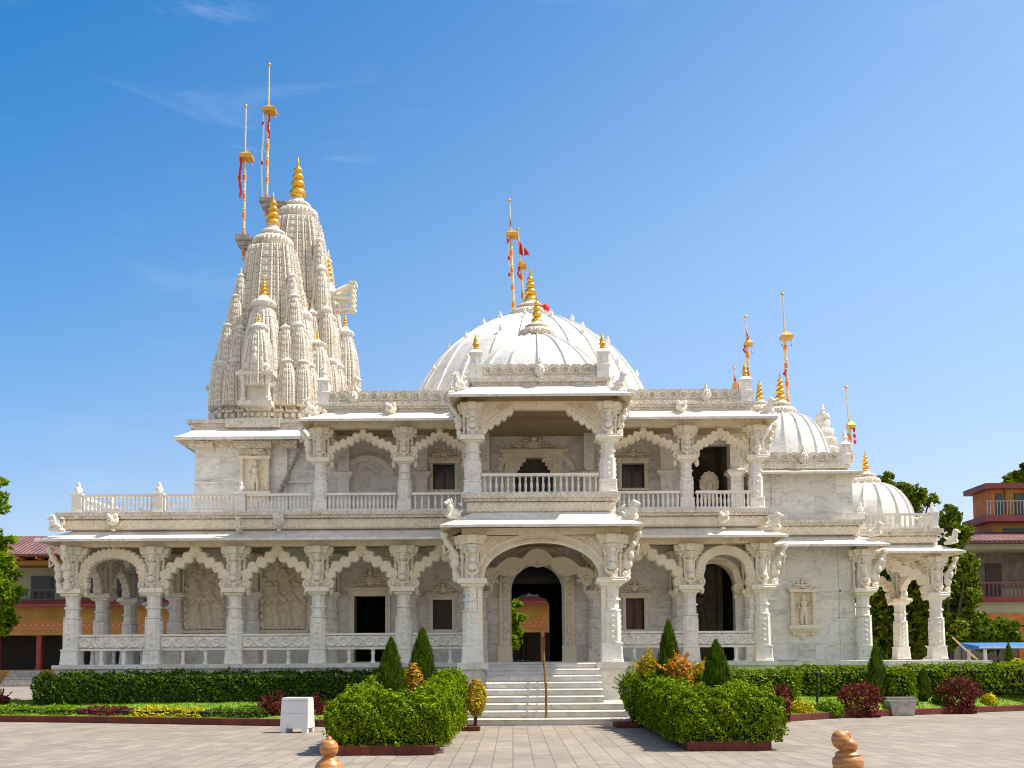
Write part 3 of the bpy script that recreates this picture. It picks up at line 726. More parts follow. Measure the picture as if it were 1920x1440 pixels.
eave('porch_eave', AX-2.62, AX+2.62, 26.05, 29.0, 5.0, 5.42, .82, 'lfr')
eave('upper_eave', -5.98, AX-1.5, 28.42, 33.0, 8.34, 8.78, .85, 'lf')
eave('upper_eave', AX+1.5, 7.52, 28.42, 40, 8.34, 8.78, .85, 'fr')
eave('upper_porch_eave', AX-2.44, AX+2.44, 26.56, 29.5, 8.53, 8.95, .72, 'lfr')
eave('upper_eave', 7.2, 10.72, 30.85, 38, 7.2, 7.34, .5, 'fr')
eave('upper_eave', -10.34, -5.6, 31.0, 44, 8.42, 8.80, .56, 'lf', .10)

# --- carved friezes: true relief
def rosettes(u, v, H, p=.34):
    c = ((u % p) - p/2)/(p/2); d = math.hypot(c, (v/H-.5)*2.1); e = abs(v/H-.5)
    if e > .43: return .035
    return .012 + (.055*(.5+.5*math.cos(d*8.5)) if d < 1 else .045*(.5+.5*math.sin(u*40)*math.sin(v*60)))
def scroll(u, v, H, p=.36):
    e = v/H-.5
    if abs(e) > .40: return .04
    k = math.sin(2*PI*u/p); d = abs(e-.22*k); h = .045*max(0, 1-d/.08)
    cu = ((u + p/4) % (p/2)) - p/4; s = -1 if int((u + p/4)//(p/2)) % 2 == 0 else 1
    d2 = math.hypot(cu/p*3, (e+.18*s)*1.7)
    if d2 < .36: h = max(h, .07*(.5+.5*math.cos(d2*22)))
    return h + .02*(.5+.5*math.sin(u*38+v*30))*(.5+.5*math.sin(v*46))
def frieze(x0, x1, z0, z1, y, fn=rosettes, name='frieze', mat='cream', side=None, cap=True, back=.25):
    mb = MB(); H = z1-z0; mb.relief(x0, x1, z0, z1, y, lambda u, v: fn(u, v, H), .026)
    mb.box(x0, x1, y+.02, y+back, z0, z1)
    return mb.build(name, M[mat], T, smooth=50)
segsL = [(-12.9, AX-2.06), (AX+2.06, 7.34)]
for a, b in segsL:
    frieze(a, b, 5.30, 5.60, 29.02)
    mb = MB(); mb.box(a-.03, b+.03, 28.90, 29.4, 5.602, 5.68); mb.box(a-.07, b+.07, 28.84, 29.4, 5.682, 5.78); mb.build('cornice', M['carved'], T)
frieze(AX-1.98, AX+1.98, 5.42, 5.72, 26.94)
mb = MB(); mb.box(AX-2.02, AX+2.02, 26.84, 29.3, 5.722, 5.80); mb.box(AX-2.1, AX+2.1, 26.76, 29.2, 5.802, 5.95); 
for s in (-1, 1): mb.box(AX+s*1.9-.1, AX+s*1.9+.1, 27.2, 29.2, 5.3, 5.72)
mb.build('cornice', M['carved'], T)
frieze(7.42, 10.62, 5.28, 5.55, 31.02); 
mb = MB(); mb.box(7.4, 10.68, 30.92, 31.5, 5.552, 5.63); mb.box(7.38, 10.74, 30.86, 31.5, 5.632, 5.72); mb.build('cornice', M['carved'], T)
frieze(10.75, 13.95, 5.26, 5.5, 33.35)
mb = MB(); mb.box(10.76, 14.0, 33.22, 37, 5.502, 5.6); mb.box(10.76, 14.08, 33.14, 37, 5.602, 5.72); mb.box(10.76, 13.95, 33.6, 37, 5.1, 5.5); mb.build('cornice', M['carved'], T)

# --- terrace slab, upper walls, roof
mb = MB(); mb.box(-12.6, 7.2, 29.2, 46, 5.40, 5.79); mb.build('terrace_slab', M['smooth'], T)
uo = []
ul = (at(812,870,DW), at(853,918,DW)); ur = (at(1165,870,DW), at(1208,915,DW)); uc = (at(965,860,DW), at(1037,935,DW))
ops = [(ul[0].x, ul[1].x, ul[1].z, ul[0].z), (ur[0].x, ur[1].x, ur[1].z, ur[0].z), (uc[0].x, uc[1].x, 5.79, uc[0].z), (5.35, 6.75, 5.79, 8.15)]
mb = MB(); wall(mb, -5.6, 7.2, 5.79, 8.6, DW, DW+.3, ops); mb.box(6.9, 7.2, DW+.302, 40, 5.79, 8.6); mb.build('upper_wall', M['slab'], T)
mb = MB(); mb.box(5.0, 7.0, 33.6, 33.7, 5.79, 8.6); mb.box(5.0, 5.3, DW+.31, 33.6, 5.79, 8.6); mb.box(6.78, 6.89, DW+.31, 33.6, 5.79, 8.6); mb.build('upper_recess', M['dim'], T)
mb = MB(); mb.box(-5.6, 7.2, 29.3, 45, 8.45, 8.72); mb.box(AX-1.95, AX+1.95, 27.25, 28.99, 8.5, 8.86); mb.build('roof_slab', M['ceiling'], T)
mb = MB()
for a, b in ((-5.7, AX-1.98), (AX+1.98, 7.25)): mb.box(a, b, DV-.15, DV+.15, 5.80+2.44, 8.448)
mb.box(AX-2.0, AX+2.0, 27.24, 27.56, 8.44, 8.498)
mb.box(-5.66, -5.34, DV+.15, 31.4, 8.24, 8.448)
for s in (-1, 1): mb.box(AX+s*1.82-.14, AX+s*1.82+.14, 27.56, DW, 8.3, 8.448)
mb.build('upper_beam', M['cream'], T)
# shrine block under the spires
mb = MB(); mb.box(-9.92, -5.62, 31.75, 46, 5.79, 9.0)
for a, b, y in ((-9.0, -8.62, 31.68), (-8.62, -7.5, 31.60), (-7.5, -7.0, 31.66), (-6.4, -5.62, 31.70)): mb.box(a, b, y, 31.76, 5.80, 8.72)
mb.box(-9.95, -5.6, 31.64, 31.78, 7.08, 7.13)
mb.build('shrine_wall', M['slab'], T)
mb = MB(); mb.box(-10.0, -5.65, 31.55, 46, 8.78, 8.95); mb.box(-10.12, -5.65, 31.45, 46, 8.952, 9.06); mb.box(-8.9, -7.2, 31.40, 31.6, 8.8, 9.08); mb.box(-10.05, -5.65, 31.52, 46, 8.20, 8.30); mb.box(-10.14, -5.65, 31.42, 46, 8.302, 8.40)
for x, w in ((-8.06, .62), (-9.5, .25), (-6.9, .25)): mb.box(x-w, x+w, 31.36, 31.6, 8.14, 8.36)
mb.build('shrine_cornice', M['carved'], T)
# right wing wall
mb = MB(); mb.box(7.25, 10.46, 31.2, 38, FZ, 5.0); mb.box(7.35, 10.5, 31.25, 38, 5.0, 7.2); mb.box(7.25, 10.6, 31.12, 31.25, 5.73, 5.95)
mb.box(8.0, 8.06, 31.19, 31.3, 5.95, 7.15); mb.box(9.98, 10.04, 31.17, 31.25, FZ, 4.9); mb.box(7.3, 10.48, 31.17, 31.25, 3.55, 3.6)
mb.build('wing_wall', M['slab'], T)
mb = MB(); mb.box(7.3, 10.4, 31.3, 38, 7.2, 7.36); mb.box(7.3, 10.44, 31.22, 38, 7.362, 7.50); mb.build('wing_cornice', M['carved'], T)

# --- carved wall panels, window and door surrounds
def noise2(u, v): return math.sin(u*31+1.3*math.sin(v*19))*math.sin(v*37+1.7*math.sin(u*23))
def panel(px0, px1, py0, py1, seed, name='relief_panel'):
    a = at(px0, py1, DW); b = at(px1, py0, DW); rng = random.Random(seed); w = b.x-a.x; h = b.z-a.z
    E = []
    for cx, sc in ((.36, .62), (.64, .56)):            # two standing figures
        E += [(w*cx, h*.12, .13*sc*w, .16*sc*h*1.2, .09, 0), (w*cx-.05, h*.28, .11*w*sc, .20*h*sc, .10, .1), (w*cx+.02, h*.43, .12*w*sc, .12*h*sc, .12, 0), (w*cx, h*.55, .065*w, .055*h, .13, 0), (w*(cx+.09), h*.44, .05*w, .13*h, .08, .7), (w*(cx-.09), h*.42, .05*w, .13*h, .08, -.7), (w*cx, h*.615, .04*w, .05*h, .1, 0)]
    for k in range(26):                                # tree and foliage above
        an = rng.uniform(.05, PI-.05); r = rng.uniform(.15, .42)
        E.append((w*.5+w*r*1.05*math.cos(an), h*.58+h*r*.9*math.sin(an), w*rng.uniform(.05,.10), h*rng.uniform(.025,.05), rng.uniform(.05,.11), rng.uniform(-1,1)))
    for s in (.06, .94): E += [(w*s, h*(.08+.1*k), w*.05, h*.05, .09, 0) for k in range(6)]
    E += [(w*(.1+.1*k), h*.03, w*.06, h*.03, .08, 0) for k in range(9)]
    def hf(u, v):
        m = 0.0
        if v > h*(.62 + .36*math.sin(PI*min(1, max(0, u/w)))): return -.012
        for (x, z, rx, rz, hh, an) in E:
            dx, dz = u-x, v-z
            if abs(dx) > rx+rz or abs(dz) > rx+rz: continue
            c, s = math.cos(an), math.sin(an); q = ((dx*c+dz*s)/rx)**2 + ((-dx*s+dz*c)/rz)**2
            if q < 1: m = max(m, 1.9*hh*math.sqrt(1-q))
        return m + .012*noise2(u*1.4, v*1.4) + .01
    mb = MB(); mb.relief(a.x, b.x, a.z, b.z, DW-.02, hf, .022, .01)
    mb.box(a.x-.05, b.x+.05, DW-.12, DW-.003, a.z-.08, a.z)
    mb.build(name, M['cream'], T, smooth=60)
panel(345, 425, 1045, 1182, 3); panel(487, 577, 1040, 1182, 5)
def pediment(mb, cx, z, w, h, y, seed):
    rng = random.Random(seed)
    mb.ball((cx, y, z+h*.32), (w*.11, .07, h*.26)); mb.ball((cx, y-.02, z+h*.66), (w*.06, .06, h*.13)); mb.ball((cx, y, z+h*.9), (w*.035, .04, h*.14), 7, 5)
    for s in (-1, 1):
        for k in range(9):
            t = k/8; x = cx+s*w*(.12+.36*t); top = h*(.82-.75*t)
            for q in range(max(1, int(top/.09))):
                mb.ball((x+rng.uniform(-.02,.02), y+rng.uniform(-.01,.02), z+.04+q*.09+rng.uniform(-.01,.01)), (rng.uniform(.04,.065), .055, rng.uniform(.035,.055)), 7, 5)
        mb.disc(cx+s*w*.45, z+h*.16, h*.15, y-.05, y+.02, 12)
def window(o, pane_mat, fr=.11, y=DW, ped=.5, seed=1, sill=True, mul=True):
    x0, x1, z0, z1 = o[0].x, o[1].x, o[1].z, o[0].z; cx = (x0+x1)/2
    mb = MB(); mb.box(x0-fr, x0, y-.10, y+.12, z0-.02, z1); mb.box(x1, x1+fr, y-.10, y+.12, z0-.02, z1); mb.box(x0-fr-.05, x1+fr+.05, y-.13, y+.12, z1+.002, z1+fr); mb.box(x0-fr-.10, x1+fr+.10, y-.17, y-.002, z1+fr+.002, z1+fr+.06)
    for s, xx in ((-1, x0-fr/2), (1, x1+fr/2)):
        for k in range(int((z1-z0)/.12)): mb.ball((xx, y-.10, z0+.08+k*.12), (.04,.025,.045), 6, 5)
    if sill: mb.box(x0-fr-.06, x1+fr+.06, y-.16, y+.12, z0-.09, z0-.022)
    w = mb.build('window_frame' if False else 'window', M['cream'], T, smooth=35)
    mb = MB(); mb.box(x0, x1, y+.16, y+.2, z0, z1); mb.build('pane', M[pane_mat], w)
    if mul:
        mb = MB(); mb.box(cx-.035, cx+.035, y+.11, y+.159, z0, z1)
        for q in (x0+.02, x1-.02): mb.box(q-.03, q+.03, y+.11, y+.159, z0, z1)
        mb.build('casement', M['wood'], w)
    if ped:
        mb = MB(); pediment(mb, cx, z1+fr+.06, (x1-x0)+2*fr+.2, ped, y-.05, seed); mb.build('pediment', M['cream'], w, smooth=45)
    return w
window(bw, 'wood', .10, ped=.46, seed=2); window(rw, 'redwood', .10, ped=.46, seed=3); window(ul, 'glass', .10, ped=.42, seed=4); window(ur, 'glass', .10, ped=.42, seed=6)
# black doorway
def doorcase(o, name, ped, seed, y=DW, fr=.14):
    x0, x1, z0, z1 = o
    mb = MB(); mb.box(x0-fr, x0, y-.12, y+.2, z0, z1); mb.box(x1, x1+fr, y-.12, y+.2, z0, z1); mb.box(x0-fr-.05, x1+fr+.05, y-.16, y+.2, z1+.002, z1+.16); mb.box(x0-fr-.16, x1+fr+.16, y-.22, y-.002, z1+.162, z1+.25)
    for xx in (x0-fr/2, x1+fr/2):
        for k in range(int((z1-z0)/.12)): mb.ball((xx, y-.12, z0+.08+k*.12), (.045,.025,.045), 6, 5)
    d = mb.build(name, M['cream'], T, smooth=35)
    if ped: mb = MB(); pediment(mb, (x0+x1)/2, z1+.25, (x1-x0)+2*fr, ped, y-.06, seed); mb.build('pediment', M['cream'], d, smooth=45)
    return d
doorcase((bd[0].x, bd[1].x, FZ+.04, bd[0].z), 'doorway', .72, 8)
# central arched doorway surround
mb = MB(); p = [(-.98, 0)] + [(-.98+.0*k, 2.1*k/8) for k in range(1, 9)] + [(.98*math.cos(PI-PI*i/24), 2.12+.86*math.sin(PI-PI*i/24)) for i in range(1, 24)] + [(.98, 2.1*(8-k)/8) for k in range(0, 9)]
band(mb, p, .16, .18, DW-.14, DW-.004, 0, 0, 0, .03, AX-.02, FZ+.42)
for s in (-1, 1): mb.box(AX-.02+s*.98-.22, AX-.02+s*.98+.22, DW-.2, DW-.003, FZ, FZ+.5)
for i in range(34):
    t = i/33; L1 = 2.1; tot = 2*L1+2.9
    s = t*tot
    if s < L1: x, z = -.98, s
    elif s > tot-L1: x, z = .98, tot-s
    else: a = PI-PI*(s-L1)/2.9; x, z = .98*math.cos(a), 2.1+.86*math.sin(a)
    mb.ball((AX-.02+x, DW-.15, FZ+.55+z*.94), (.075,.035,.085), 8, 5)
mb.build('door_surround', M['cream'], T, smooth=40)
# upper door with stepped marble frame and red-brown leaves
x0, x1, z1 = uc[0].x, uc[1].x, uc[0].z
d = doorcase((x0, x1, 5.80, z1), 'upper_doorway', .55, 9, fr=.3)
for s, xx in ((-1, x0), (1, x1)):
    mb = MB()
    for k, (w_, h_) in enumerate(((.34, .12), (.24, .12), (.16, .14), (.08, .12))):
        zz = z1-.12*(k+1)
        mb.box(min(xx, xx-s*w_), max(xx, xx-s*w_), DW-.08+.004*k, DW+.1, zz, zz+.12-.001)
    mb.build('corbel', M['cream'], d)
mb = MB()
for k in range(2):
    a = x0+(x1-x0)*k/2+.01; b = a+(x1-x0)/2-.02; mb.box(a, b, DW+.2, DW+.25, 5.8, z1)
    for q in range(3): mb.box(a+.08, b-.08, DW+.18, DW+.199, 5.9+q*.55, 6.32+q*.55)
mb.build('door_leaves', M['wood'], d)

# niches with statues
def niche(cx, z0, w, h, y, seed, ped=.42):
    mb = MB(); 
    for s in (-1, 1):
        mb.box(cx+s*w/2-.055, cx+s*w/2+.055, y-.16, y, z0, z0+h)
        for k in range(int(h/.11)): mb.ball((cx+s*w/2, y-.16, z0+.06+k*.11), (.05,.03,.045), 7, 5)
    mb.box(cx-w/2-.10, cx+w/2+.10, y-.22, y, z0+h, z0+h+.08); mb.box(cx-w/2-.12, cx+w/2+.12, y-.24, y, z0-.12, z0); mb.box(cx-w/2-.06, cx+w/2+.06, y-.16, y, z0-.2, z0-.12)
    mb.box(cx-w/2+.055, cx+w/2-.055, y-.02, y-.003, z0, z0+h)
    mb.plate([(cx-w*.4, z0-.2), (cx+w*.4, z0-.2), (cx+w*.28, z0-.3), (cx+w*.12, z0-.33), (cx, z0-.47), (cx-w*.12, z0-.33), (cx-w*.28, z0-.3)], y-.08, y-.003)
    for s in (-1, 1): mb.ball((cx+s*w*.42, y-.08, z0-.25), (.07,.06,.08), 8, 5)
    nb = mb.build('niche', M['cream'], T, smooth=35)
    mb = MB(); figure(mb, cx+.02, y-.09, z0+.02, h*.9); mb.build('niche_figure', M['cream'], nb, smooth=40)
    mb = MB(); pediment(mb, cx, z0+h+.08, w+.2, ped, y-.06, seed); mb.build('pediment', M['cream'], nb, smooth=45)
a = at(1505, 1172, 31.2); niche(a.x, a.z, .66, 1.0, 31.2, 11, .34)
a = at(479, 922, 31.6); niche(a.x, a.z-.02, .80, 1.02, 31.58, 12, .5)
# upper-left bay: faint carved lunette and shallow panel
mb = MB()
a = at(640, 905, DW); b = at(742, 830, DW); rng = random.Random(4)
for k in range(64):
    an = rng.uniform(.1, PI-.1); rr = rng.uniform(.55, 1.0)
    mb.ball(((a.x+b.x)/2+.85*rr*math.cos(an), DW-.0, 7.22+.75*rr*math.sin(an)), (rng.uniform(.06,.12), .05, rng.uniform(.04,.07)), 7, 5, Matrix.Rotation(rng.uniform(-.6,.6), 3, 'Y'))
mb.tube([((a.x+b.x)/2+.72*math.cos(PI*k/20), DW, 7.22+.6*math.sin(PI*k/20)) for k in range(21)], .16, 6)
mb.build('lunette_carving', M['column'], T, smooth=45)
mb = MB()
for k in range(40):
    an = rng.uniform(.08, PI-.08); rr = rng.uniform(.7, 1.0)
    mb.ball((AX+1.35*rr*math.cos(an), DW-.01, 7.35+.75*rr*math.sin(an)), (rng.uniform(.07,.13), .06, rng.uniform(.05,.08)), 7, 5)
mb.tube([(AX+1.15*math.cos(PI*k/20), DW, 7.35+.63*math.sin(PI*k/20)) for k in range(21)], .12, 6)
mb.build('lunette_carving', M['column'], T, smooth=45)
mb = MB(); mb.box(-4.55, -3.65, DW-.04, DW-.003, 6.3, 7.0); mb.build('wall_panel', M['slab'], T)
# broken carved string course leaning on the shrine wall
p0, p1 = at(526, 922, 31.5), at(570, 828, 31.5); mb = MB()
mb.tube([(p0.x, 31.55, p0.z), (p0.x*.65+p1.x*.35+.0, 31.55, p0.z*.62+p1.z*.38), (p1.x, 31.55, p1.z)], .05, 6)
for k in range(12): t = k/11; mb.ball((p0.x+(p1.x-p0.x)*t-.03, 31.5, p0.z+(p1.z-p0.z)*t+.04), (.06, .05, .06), 6, 5)
mb.build('drain_moulding', M['stone'], T, smooth=40)

# --- balustrades and bench rails
BAL = MB(); BAL.lathe([(.045,0),(.045,.03),(.026,.05),(.036,.13),(.042,.19),(.03,.26),(.022,.32),(.03,.36),(.022,.39),(.045,.42),(.045,.45)], 8)
BO = [None, 0]
def balustrade(x0, x1, y, z, n, rail=.10, foot=.07, h=.45, single=False, rot=None):
    mb = MB(); mb.box(x0, x1, y-.08, y+.08, z, z+foot); mb.box(x0, x1, y-.10, y+.10, z+foot+h, z+foot+h+rail)
    b = mb.build('balustrade', M['smooth'], T)
    mb = MB()
    for i in range(n):
        x = x0+(x1-x0)*(i+.5)/n; p = (x, y, z+foot)
        if single:
            mb.M = Matrix.Translation(p); mb.add(BAL.v, BAL.f); continue
        if BO[0] is None: BO[0] = BAL.build('baluster', M['smooth'], b, p, 40)
        else: dup(BO[0], b, p)
    if single: mb.build('baluster', M['smooth'], b, smooth=40)
    return b
balustrade(AX-1.58, AX+1.58, 27.36, 5.955, 20, .075, .08, .43)
balustrade(-5.27, -3.31, 29.1, 5.785, 17, .07, .07, .40); balustrade(-2.85, AX-2.1, 29.1, 5.785, 8, .07, .07, .40)
balustrade(AX+2.1, 4.83, 29.1, 5.785, 14, .07, .07, .40); balustrade(5.28, 6.83, 29.1, 5.785, 14, .07, .07, .40)
def post(x, y, z, h, w, fin=True):
    mb = MB(); mb.sq([(w,0),(w,.06),(w*.86,.07),(w*.86,h-.07),(w*1.06,h-.06),(w*1.12,h-.03),(w*1.12,h),(w*.9,h+.01)])
    if fin: mb.lathe([(.10,h),(.06,h+.03),(.115,h+.10),(.10,h+.17),(.05,h+.20),(.06,h+.22),(.045,h+.29),(.005,h+.36)], 12)
    return mb.build('railing_post', M['smooth'], T, (x, y, z), 40)
TP = [-12.42, -10.1, -7.75]
for x in TP: post(x, 29.12, 5.785, .56, .16)
for (a, b), n in zip(((TP[0]+.17, TP[1]-.17), (TP[1]+.17, TP[2]-.17), (TP[2]+.17, -5.74)), (17, 17, 17)):
    for (q, w, m) in (((a), (b), n),): balustrade(q, w, 29.12, 5.785, m, .07, .07, .40, single=True)
# west return of the terrace railing and pavilion railing
def side_rail(x, y0, y1, z, n):
    mb = MB(); mb.box(x-.08, x+.08, y0, y1, z, z+.07); mb.box(x-.1, x+.1, y0, y1, z+.47, z+.54)
    for i in range(n): mb.M = Matrix.Translation((x, y0+(y1-y0)*(i+.5)/n, z+.07)); mb.add(BAL.v, BAL.f)
    mb.build('side_balustrade', M['smooth'], T, smooth=40)
side_rail(-12.42, 29.3, 31.4, 5.785, 15); side_rail(-12.42, 31.75, 33.9, 5.785, 15); side_rail(-12.42, 34.2, 45, 5.785, 60); post(-12.42, 31.58, 5.785, .56, .16); post(-12.42, 34.05, 5.785, .56, .16)
balustrade(10.9, 13.62, 33.35, 5.722, 17, .07, .07, .38, single=True); post(13.8, 33.35, 5.722, .54, .16); post(11.45, 33.35, 5.722, .54, .13); side_rail(13.8, 33.55, 37, 5.722, 22)
# ground-floor parapet benches
LB = MB(); LB.lathe([(.075,0),(.075,.05),(.05,.08),(.045,.22),(.062,.30),(.045,.36),(.075,.39),(.075,.43)], 8)
LO = [None]
def bench(x0, x1, nb, slab=True):
    mb = MB(); z0, z1 = FZ+.46, FZ+.80
    mb.relief(x0, x1, z0, z1, DV-.02, lambda u, v: rosettes(u, v, z1-z0, .36)*1.2, .024)
    mb.box(x0, x1, DV, DV+.12, z0, z1); mb.box(x0-.01, x1+.01, DV-.08, DV+.16, z1+.002, z1+.06); mb.box(x0, x1, DV-.06, DV+.3, z0-.06, z0-.002)
    b = mb.build('bench_rail', M['column'], T, smooth=50)
    for i in range(nb):
        p = (x0+(x1-x0)*(i+1)/(nb+1), DV, FZ)
        if LO[0] is None: LO[0] = LB.build('baluster', M['column'], b, p, 40)
        else: dup(LO[0], b, p)
for a, b in zip(VC[:4], VC[1:5]): bench(a+.2, b-.2, 2)
bench(VC[4]+.2, AX-2.0, 2); bench(AX+2.0, VC[5]-.2, 2); bench(VC[5]+.2, VC[6]-.2, 2)
# far bench of the west veranda (seen through the first bay)
mb = MB(); mb.box(-12.64, -12.52, 29.55, 40, FZ+.46, FZ+.85); 
for k in range(12): mb.M = Matrix.Translation((-12.58, 30.0+k*.8, FZ)); mb.add(LB.v, LB.f)
mb.build('side_bench_rail', M['column'], T, smooth=40)

# --- parapets
def parapet(x0, x1, y, z, h, buds=(), mat='carved', name='parapet'):
    mb = MB(); n = int((x1-x0)/.02); p = .30; prof = []
    lo = []; hi = []
    for i in range(n+1):
        u = (x1-x0)*i/n; c = abs(((u % p)/p)-.5)*2
        hi.append((x0+u, z+h*.86+h*.14*math.sqrt(max(0, 1-c*c)))); lo.append((x0+u, z))
    # pierced with round holes: solid below, ring plates above
    mb.strip(lo, hi, y, y+.10)
    k = int((x1-x0)/p)
    for i in range(k):
        cx = x0+(i+.5)*p; zc = z+h*.55
        ring = lambda r, yy: [(cx+r*math.cos(2*PI*q/12), yy, zc+r*math.sin(2*PI*q/12)) for q in range(12)]
        mb.loft([ring(.125, y), ring(.12, y-.035), ring(.085, y-.035), ring(.06, y-.004)], True, False)
        for q in range(4): mb.ball((cx+.042*math.cos(q*PI/2), y-.01, zc+.042*math.sin(q*PI/2)), (.026,.03,.026), 6, 4)
    mb.box(x0, x1, y-.03, y-.002, z, z+.07)
    o = mb.build(name, M[mat], T, smooth=35)
    for bx in buds:
        b = MB(); b.lathe([(.04,-.02),(.09,0),(.05,.03),(.13,.12),(.155,.22),(.12,.33),(.05,.40),(.065,.43),(.035,.48),(.008,.58)], 20, 0, 0, 0, lambda i, z: 1.0 if i % 2 else .86)
        b.build('bud_ornament', M[mat], o, (bx, y-.08, z-.02), 40)
    return o
for a, b, bs in ((-5.3, AX-1.95, (-4.55, -1.72)), (AX+1.95, 7.0, (3.15, 5.62))):
    mb = MB(); mb.box(a-.06, b, 29.1, 29.5, 8.79, 8.85); mb.box(a-.12, b, 29.02, 29.5, 8.852, 8.92); mb.box(a, b, 29.16, 29.6, 8.70, 8.788); mb.build('cornice', M['carved'], T)
    parapet(a, b, 29.12, 8.92, .40, bs)
def tower_post(x, y, z, k=1.0, gold=True):
    mb = MB(); mb.sq([(.17*k,0),(.17*k,.30*k),(.20*k,.32*k),(.20*k,.36*k),(.16*k,.38*k),(.15*k,.66*k),(.19*k,.70*k),(.10*k,.80*k)])
    mb.ball((0,-.16*k,.52*k),(.07*k,.05,.10*k),8,5)
    o = mb.build('parapet_post', M['smooth'], T, (x, y, z), 35)
    b = MB(); b.lathe([(.08*k,.80*k),(.10*k,.84*k),(.06*k,.88*k),(.10*k,.96*k),(.06*k,1.03*k),(.07*k,1.08*k),(.04*k,1.14*k),(.005,1.26*k)], 10)
    b.build('finial', M['goldpaint'] if gold else M['smooth'], o, (x, y, z), 40)
a = at(607, 735, 29.2); tower_post(a.x, 29.25, 8.92, 1.0, False); tower_post(6.80, 29.25, 8.92, .95)
for s in (-1, 1): tower_post(AX+s*1.72, 27.35, 9.14, 1.0)
mb = MB(); mb.box(AX-1.82, AX+1.82, 27.28, 29.4, 8.93, 9.03); mb.box(AX-1.92, AX+1.92, 27.18, 29.5, 9.032, 9.14); mb.build('cornice', M['carved'], T)
parapet(AX-1.55, AX+1.55, 27.28, 9.142, .40, (AX,))
parapet(7.4, 10.2, 31.28, 7.502, .38, (9.0,)); a = at(1583, 805, 31.4); tower_post(a.x, 31.45, 7.5, .9, False)

# --- domes
def ribbed(r, h, z0, nribs, rt, z_top_r, tab=None):
    mb = MB(); n = nribs*8; prof = []
    if tab:
        q = cat(tab, 5); prof = q; r = tab[0][0]
    else:
      for i in range(21):
        t = i/20; a = t*PI/2; prof.append((z_top_r+(r-z_top_r)*math.cos(a)**.92, z0+h*math.sin(a)**1.02))
    mb.lathe(prof, n)
    for k in range(nribs):                          # raised ribs
        a = 2*PI*k/nribs; c, s = math.cos(a), math.sin(a); rings = []
        for (rr, z) in prof[:-1]:
            w = rt*(.55+.45*rr/r)
            rings.append([((rr+dr)*c - ww*s, (rr+dr)*s + ww*c, z+dz) for ww, dr, dz in ((-w, -.05, 0), (-w*.6, .05, .03), (w*.6, .05, .03), (w, -.05, 0))])
        mb.loft(rings, True, True)
    return mb
def amalaka(R, z, H, n=28):
    mb = MB(); m = lambda i, zz: 1.0 if i % 2 else .93
    mb.lathe([(R*.70, z-H*.05), (R*.70, z+H*.14)], 24)
    mb.lathe([(R*.72, z+H*.10), (R*.90, z+H*.15), (R*.985, z+H*.25), (R, z+H*.33), (R*.95, z+H*.42), (R*.80, z+H*.50), (R*.60, z+H*.54)], n*2, 0, 0, 0, m)
    mb.lathe([(R*.52, z+H*.5), (R*.52, z+H*.58), (R*.62, z+H*.61), (R*.64, z+H*.67), (R*.56, z+H*.73), (R*.40, z+H*.78), (R*.30, z+H*.88), (R*.26, z+H)], 28)
    return mb
def kalash(z, H, k=1.0, tip=True):
    mb = MB(); R = H*.17*k; prof = [(R*.55, z)]; zz = z
    for rr, hh in ((1.0, .24), (.84, .19), (.68, .165), (.52, .145)):
        h_ = H*hh
        for j in range(1, 9):
            a = PI*j/9; prof.append((R*rr*(.34+.66*math.sin(a)**1.1), zz+h_*(.5-.5*math.cos(a))))
        zz += h_
    prof += [(R*.22, zz), (R*.16, zz+H*.05), (R*.22, zz+H*.075), (R*.12, zz+H*.14), (R*.03, z+H)]
    mb.lathe(prof, 16); return mb
def dome(c, z0, r, h, nribs, rt, amR, am0, amH, k0, kH, topr, petals=0, tab=None):
    o = ribbed(r, h, z0, nribs, rt, topr, tab)
    if petals:
        for k in range(nribs):
            a = 2*PI*k/nribs
            for rr, z in (((4.0, 12.0), (2.0, 14.02)) if k % 2 else ((3.15, 13.13),)):
                o.ball((rr*math.cos(a)*1.01, rr*math.sin(a)*1.01, z+.10), (.08,.08,.11), 6, 5); o.ball((rr*math.cos(a)*1.01, rr*math.sin(a)*1.01, z+.23), (.04,.04,.06), 6, 4)
    d = o.build('dome', M['dome'], T, (c[0], c[1], 0), 35)
    amalaka(amR, am0, amH).build('amalaka', M['carved'], d, (c[0], c[1], 0), 60)
    kalash(k0, kH).build('finial', M['gold'], d, (c[0], c[1], 0), 50)
    return d
mb = MB(); mb.lathe([(2.2,8.8),(2.2,9.1),(2.26,9.14),(2.26,9.2)], 32, AX, 29.6); mb.box(-4.2, 5.8, 33.8, 43.2, 8.5, 10.0); mb.lathe([(4.75,10.0),(4.75,10.2),(4.85,10.25),(4.85,10.4)], 48, AX, 38.5)
mb.box(8.2, 11.5, 34.2, 38, 7.0, 7.75); mb.lathe([(1.75,7.7),(1.75,8.0)], 32, 9.62, 36.0); mb.lathe([(1.6,5.6),(1.6,5.95)], 32, 12.25, 35.2); mb.build('dome_drum', M['smooth'], T)
dome((AX, 29.6), 9.25, 1.98, 1.75, 16, .05, .56, 10.90, .62, 11.36, .98, .30, 0, [(2.2,9.2),(2.05,9.55),(1.88,9.85),(1.6,10.19),(1.15,10.59),(.74,10.83),(.42,10.98)])
dome((AX, 38.5), 10.5, 4.5, 4.05, 26, .085, .86, 14.38, .95, 15.12, 1.5, .7, 1, [(4.72,10.4),(4.5,11.0),(4.16,11.75),(3.8,12.35),(3.4,12.9),(2.85,13.4),(2.14,13.93),(1.5,14.27),(.8,14.52)])
dome((9.62, 36.0), 7.95, 1.72, 2.2, 18, .05, .56, 10.02, .78, 10.64, 1.12, .32)
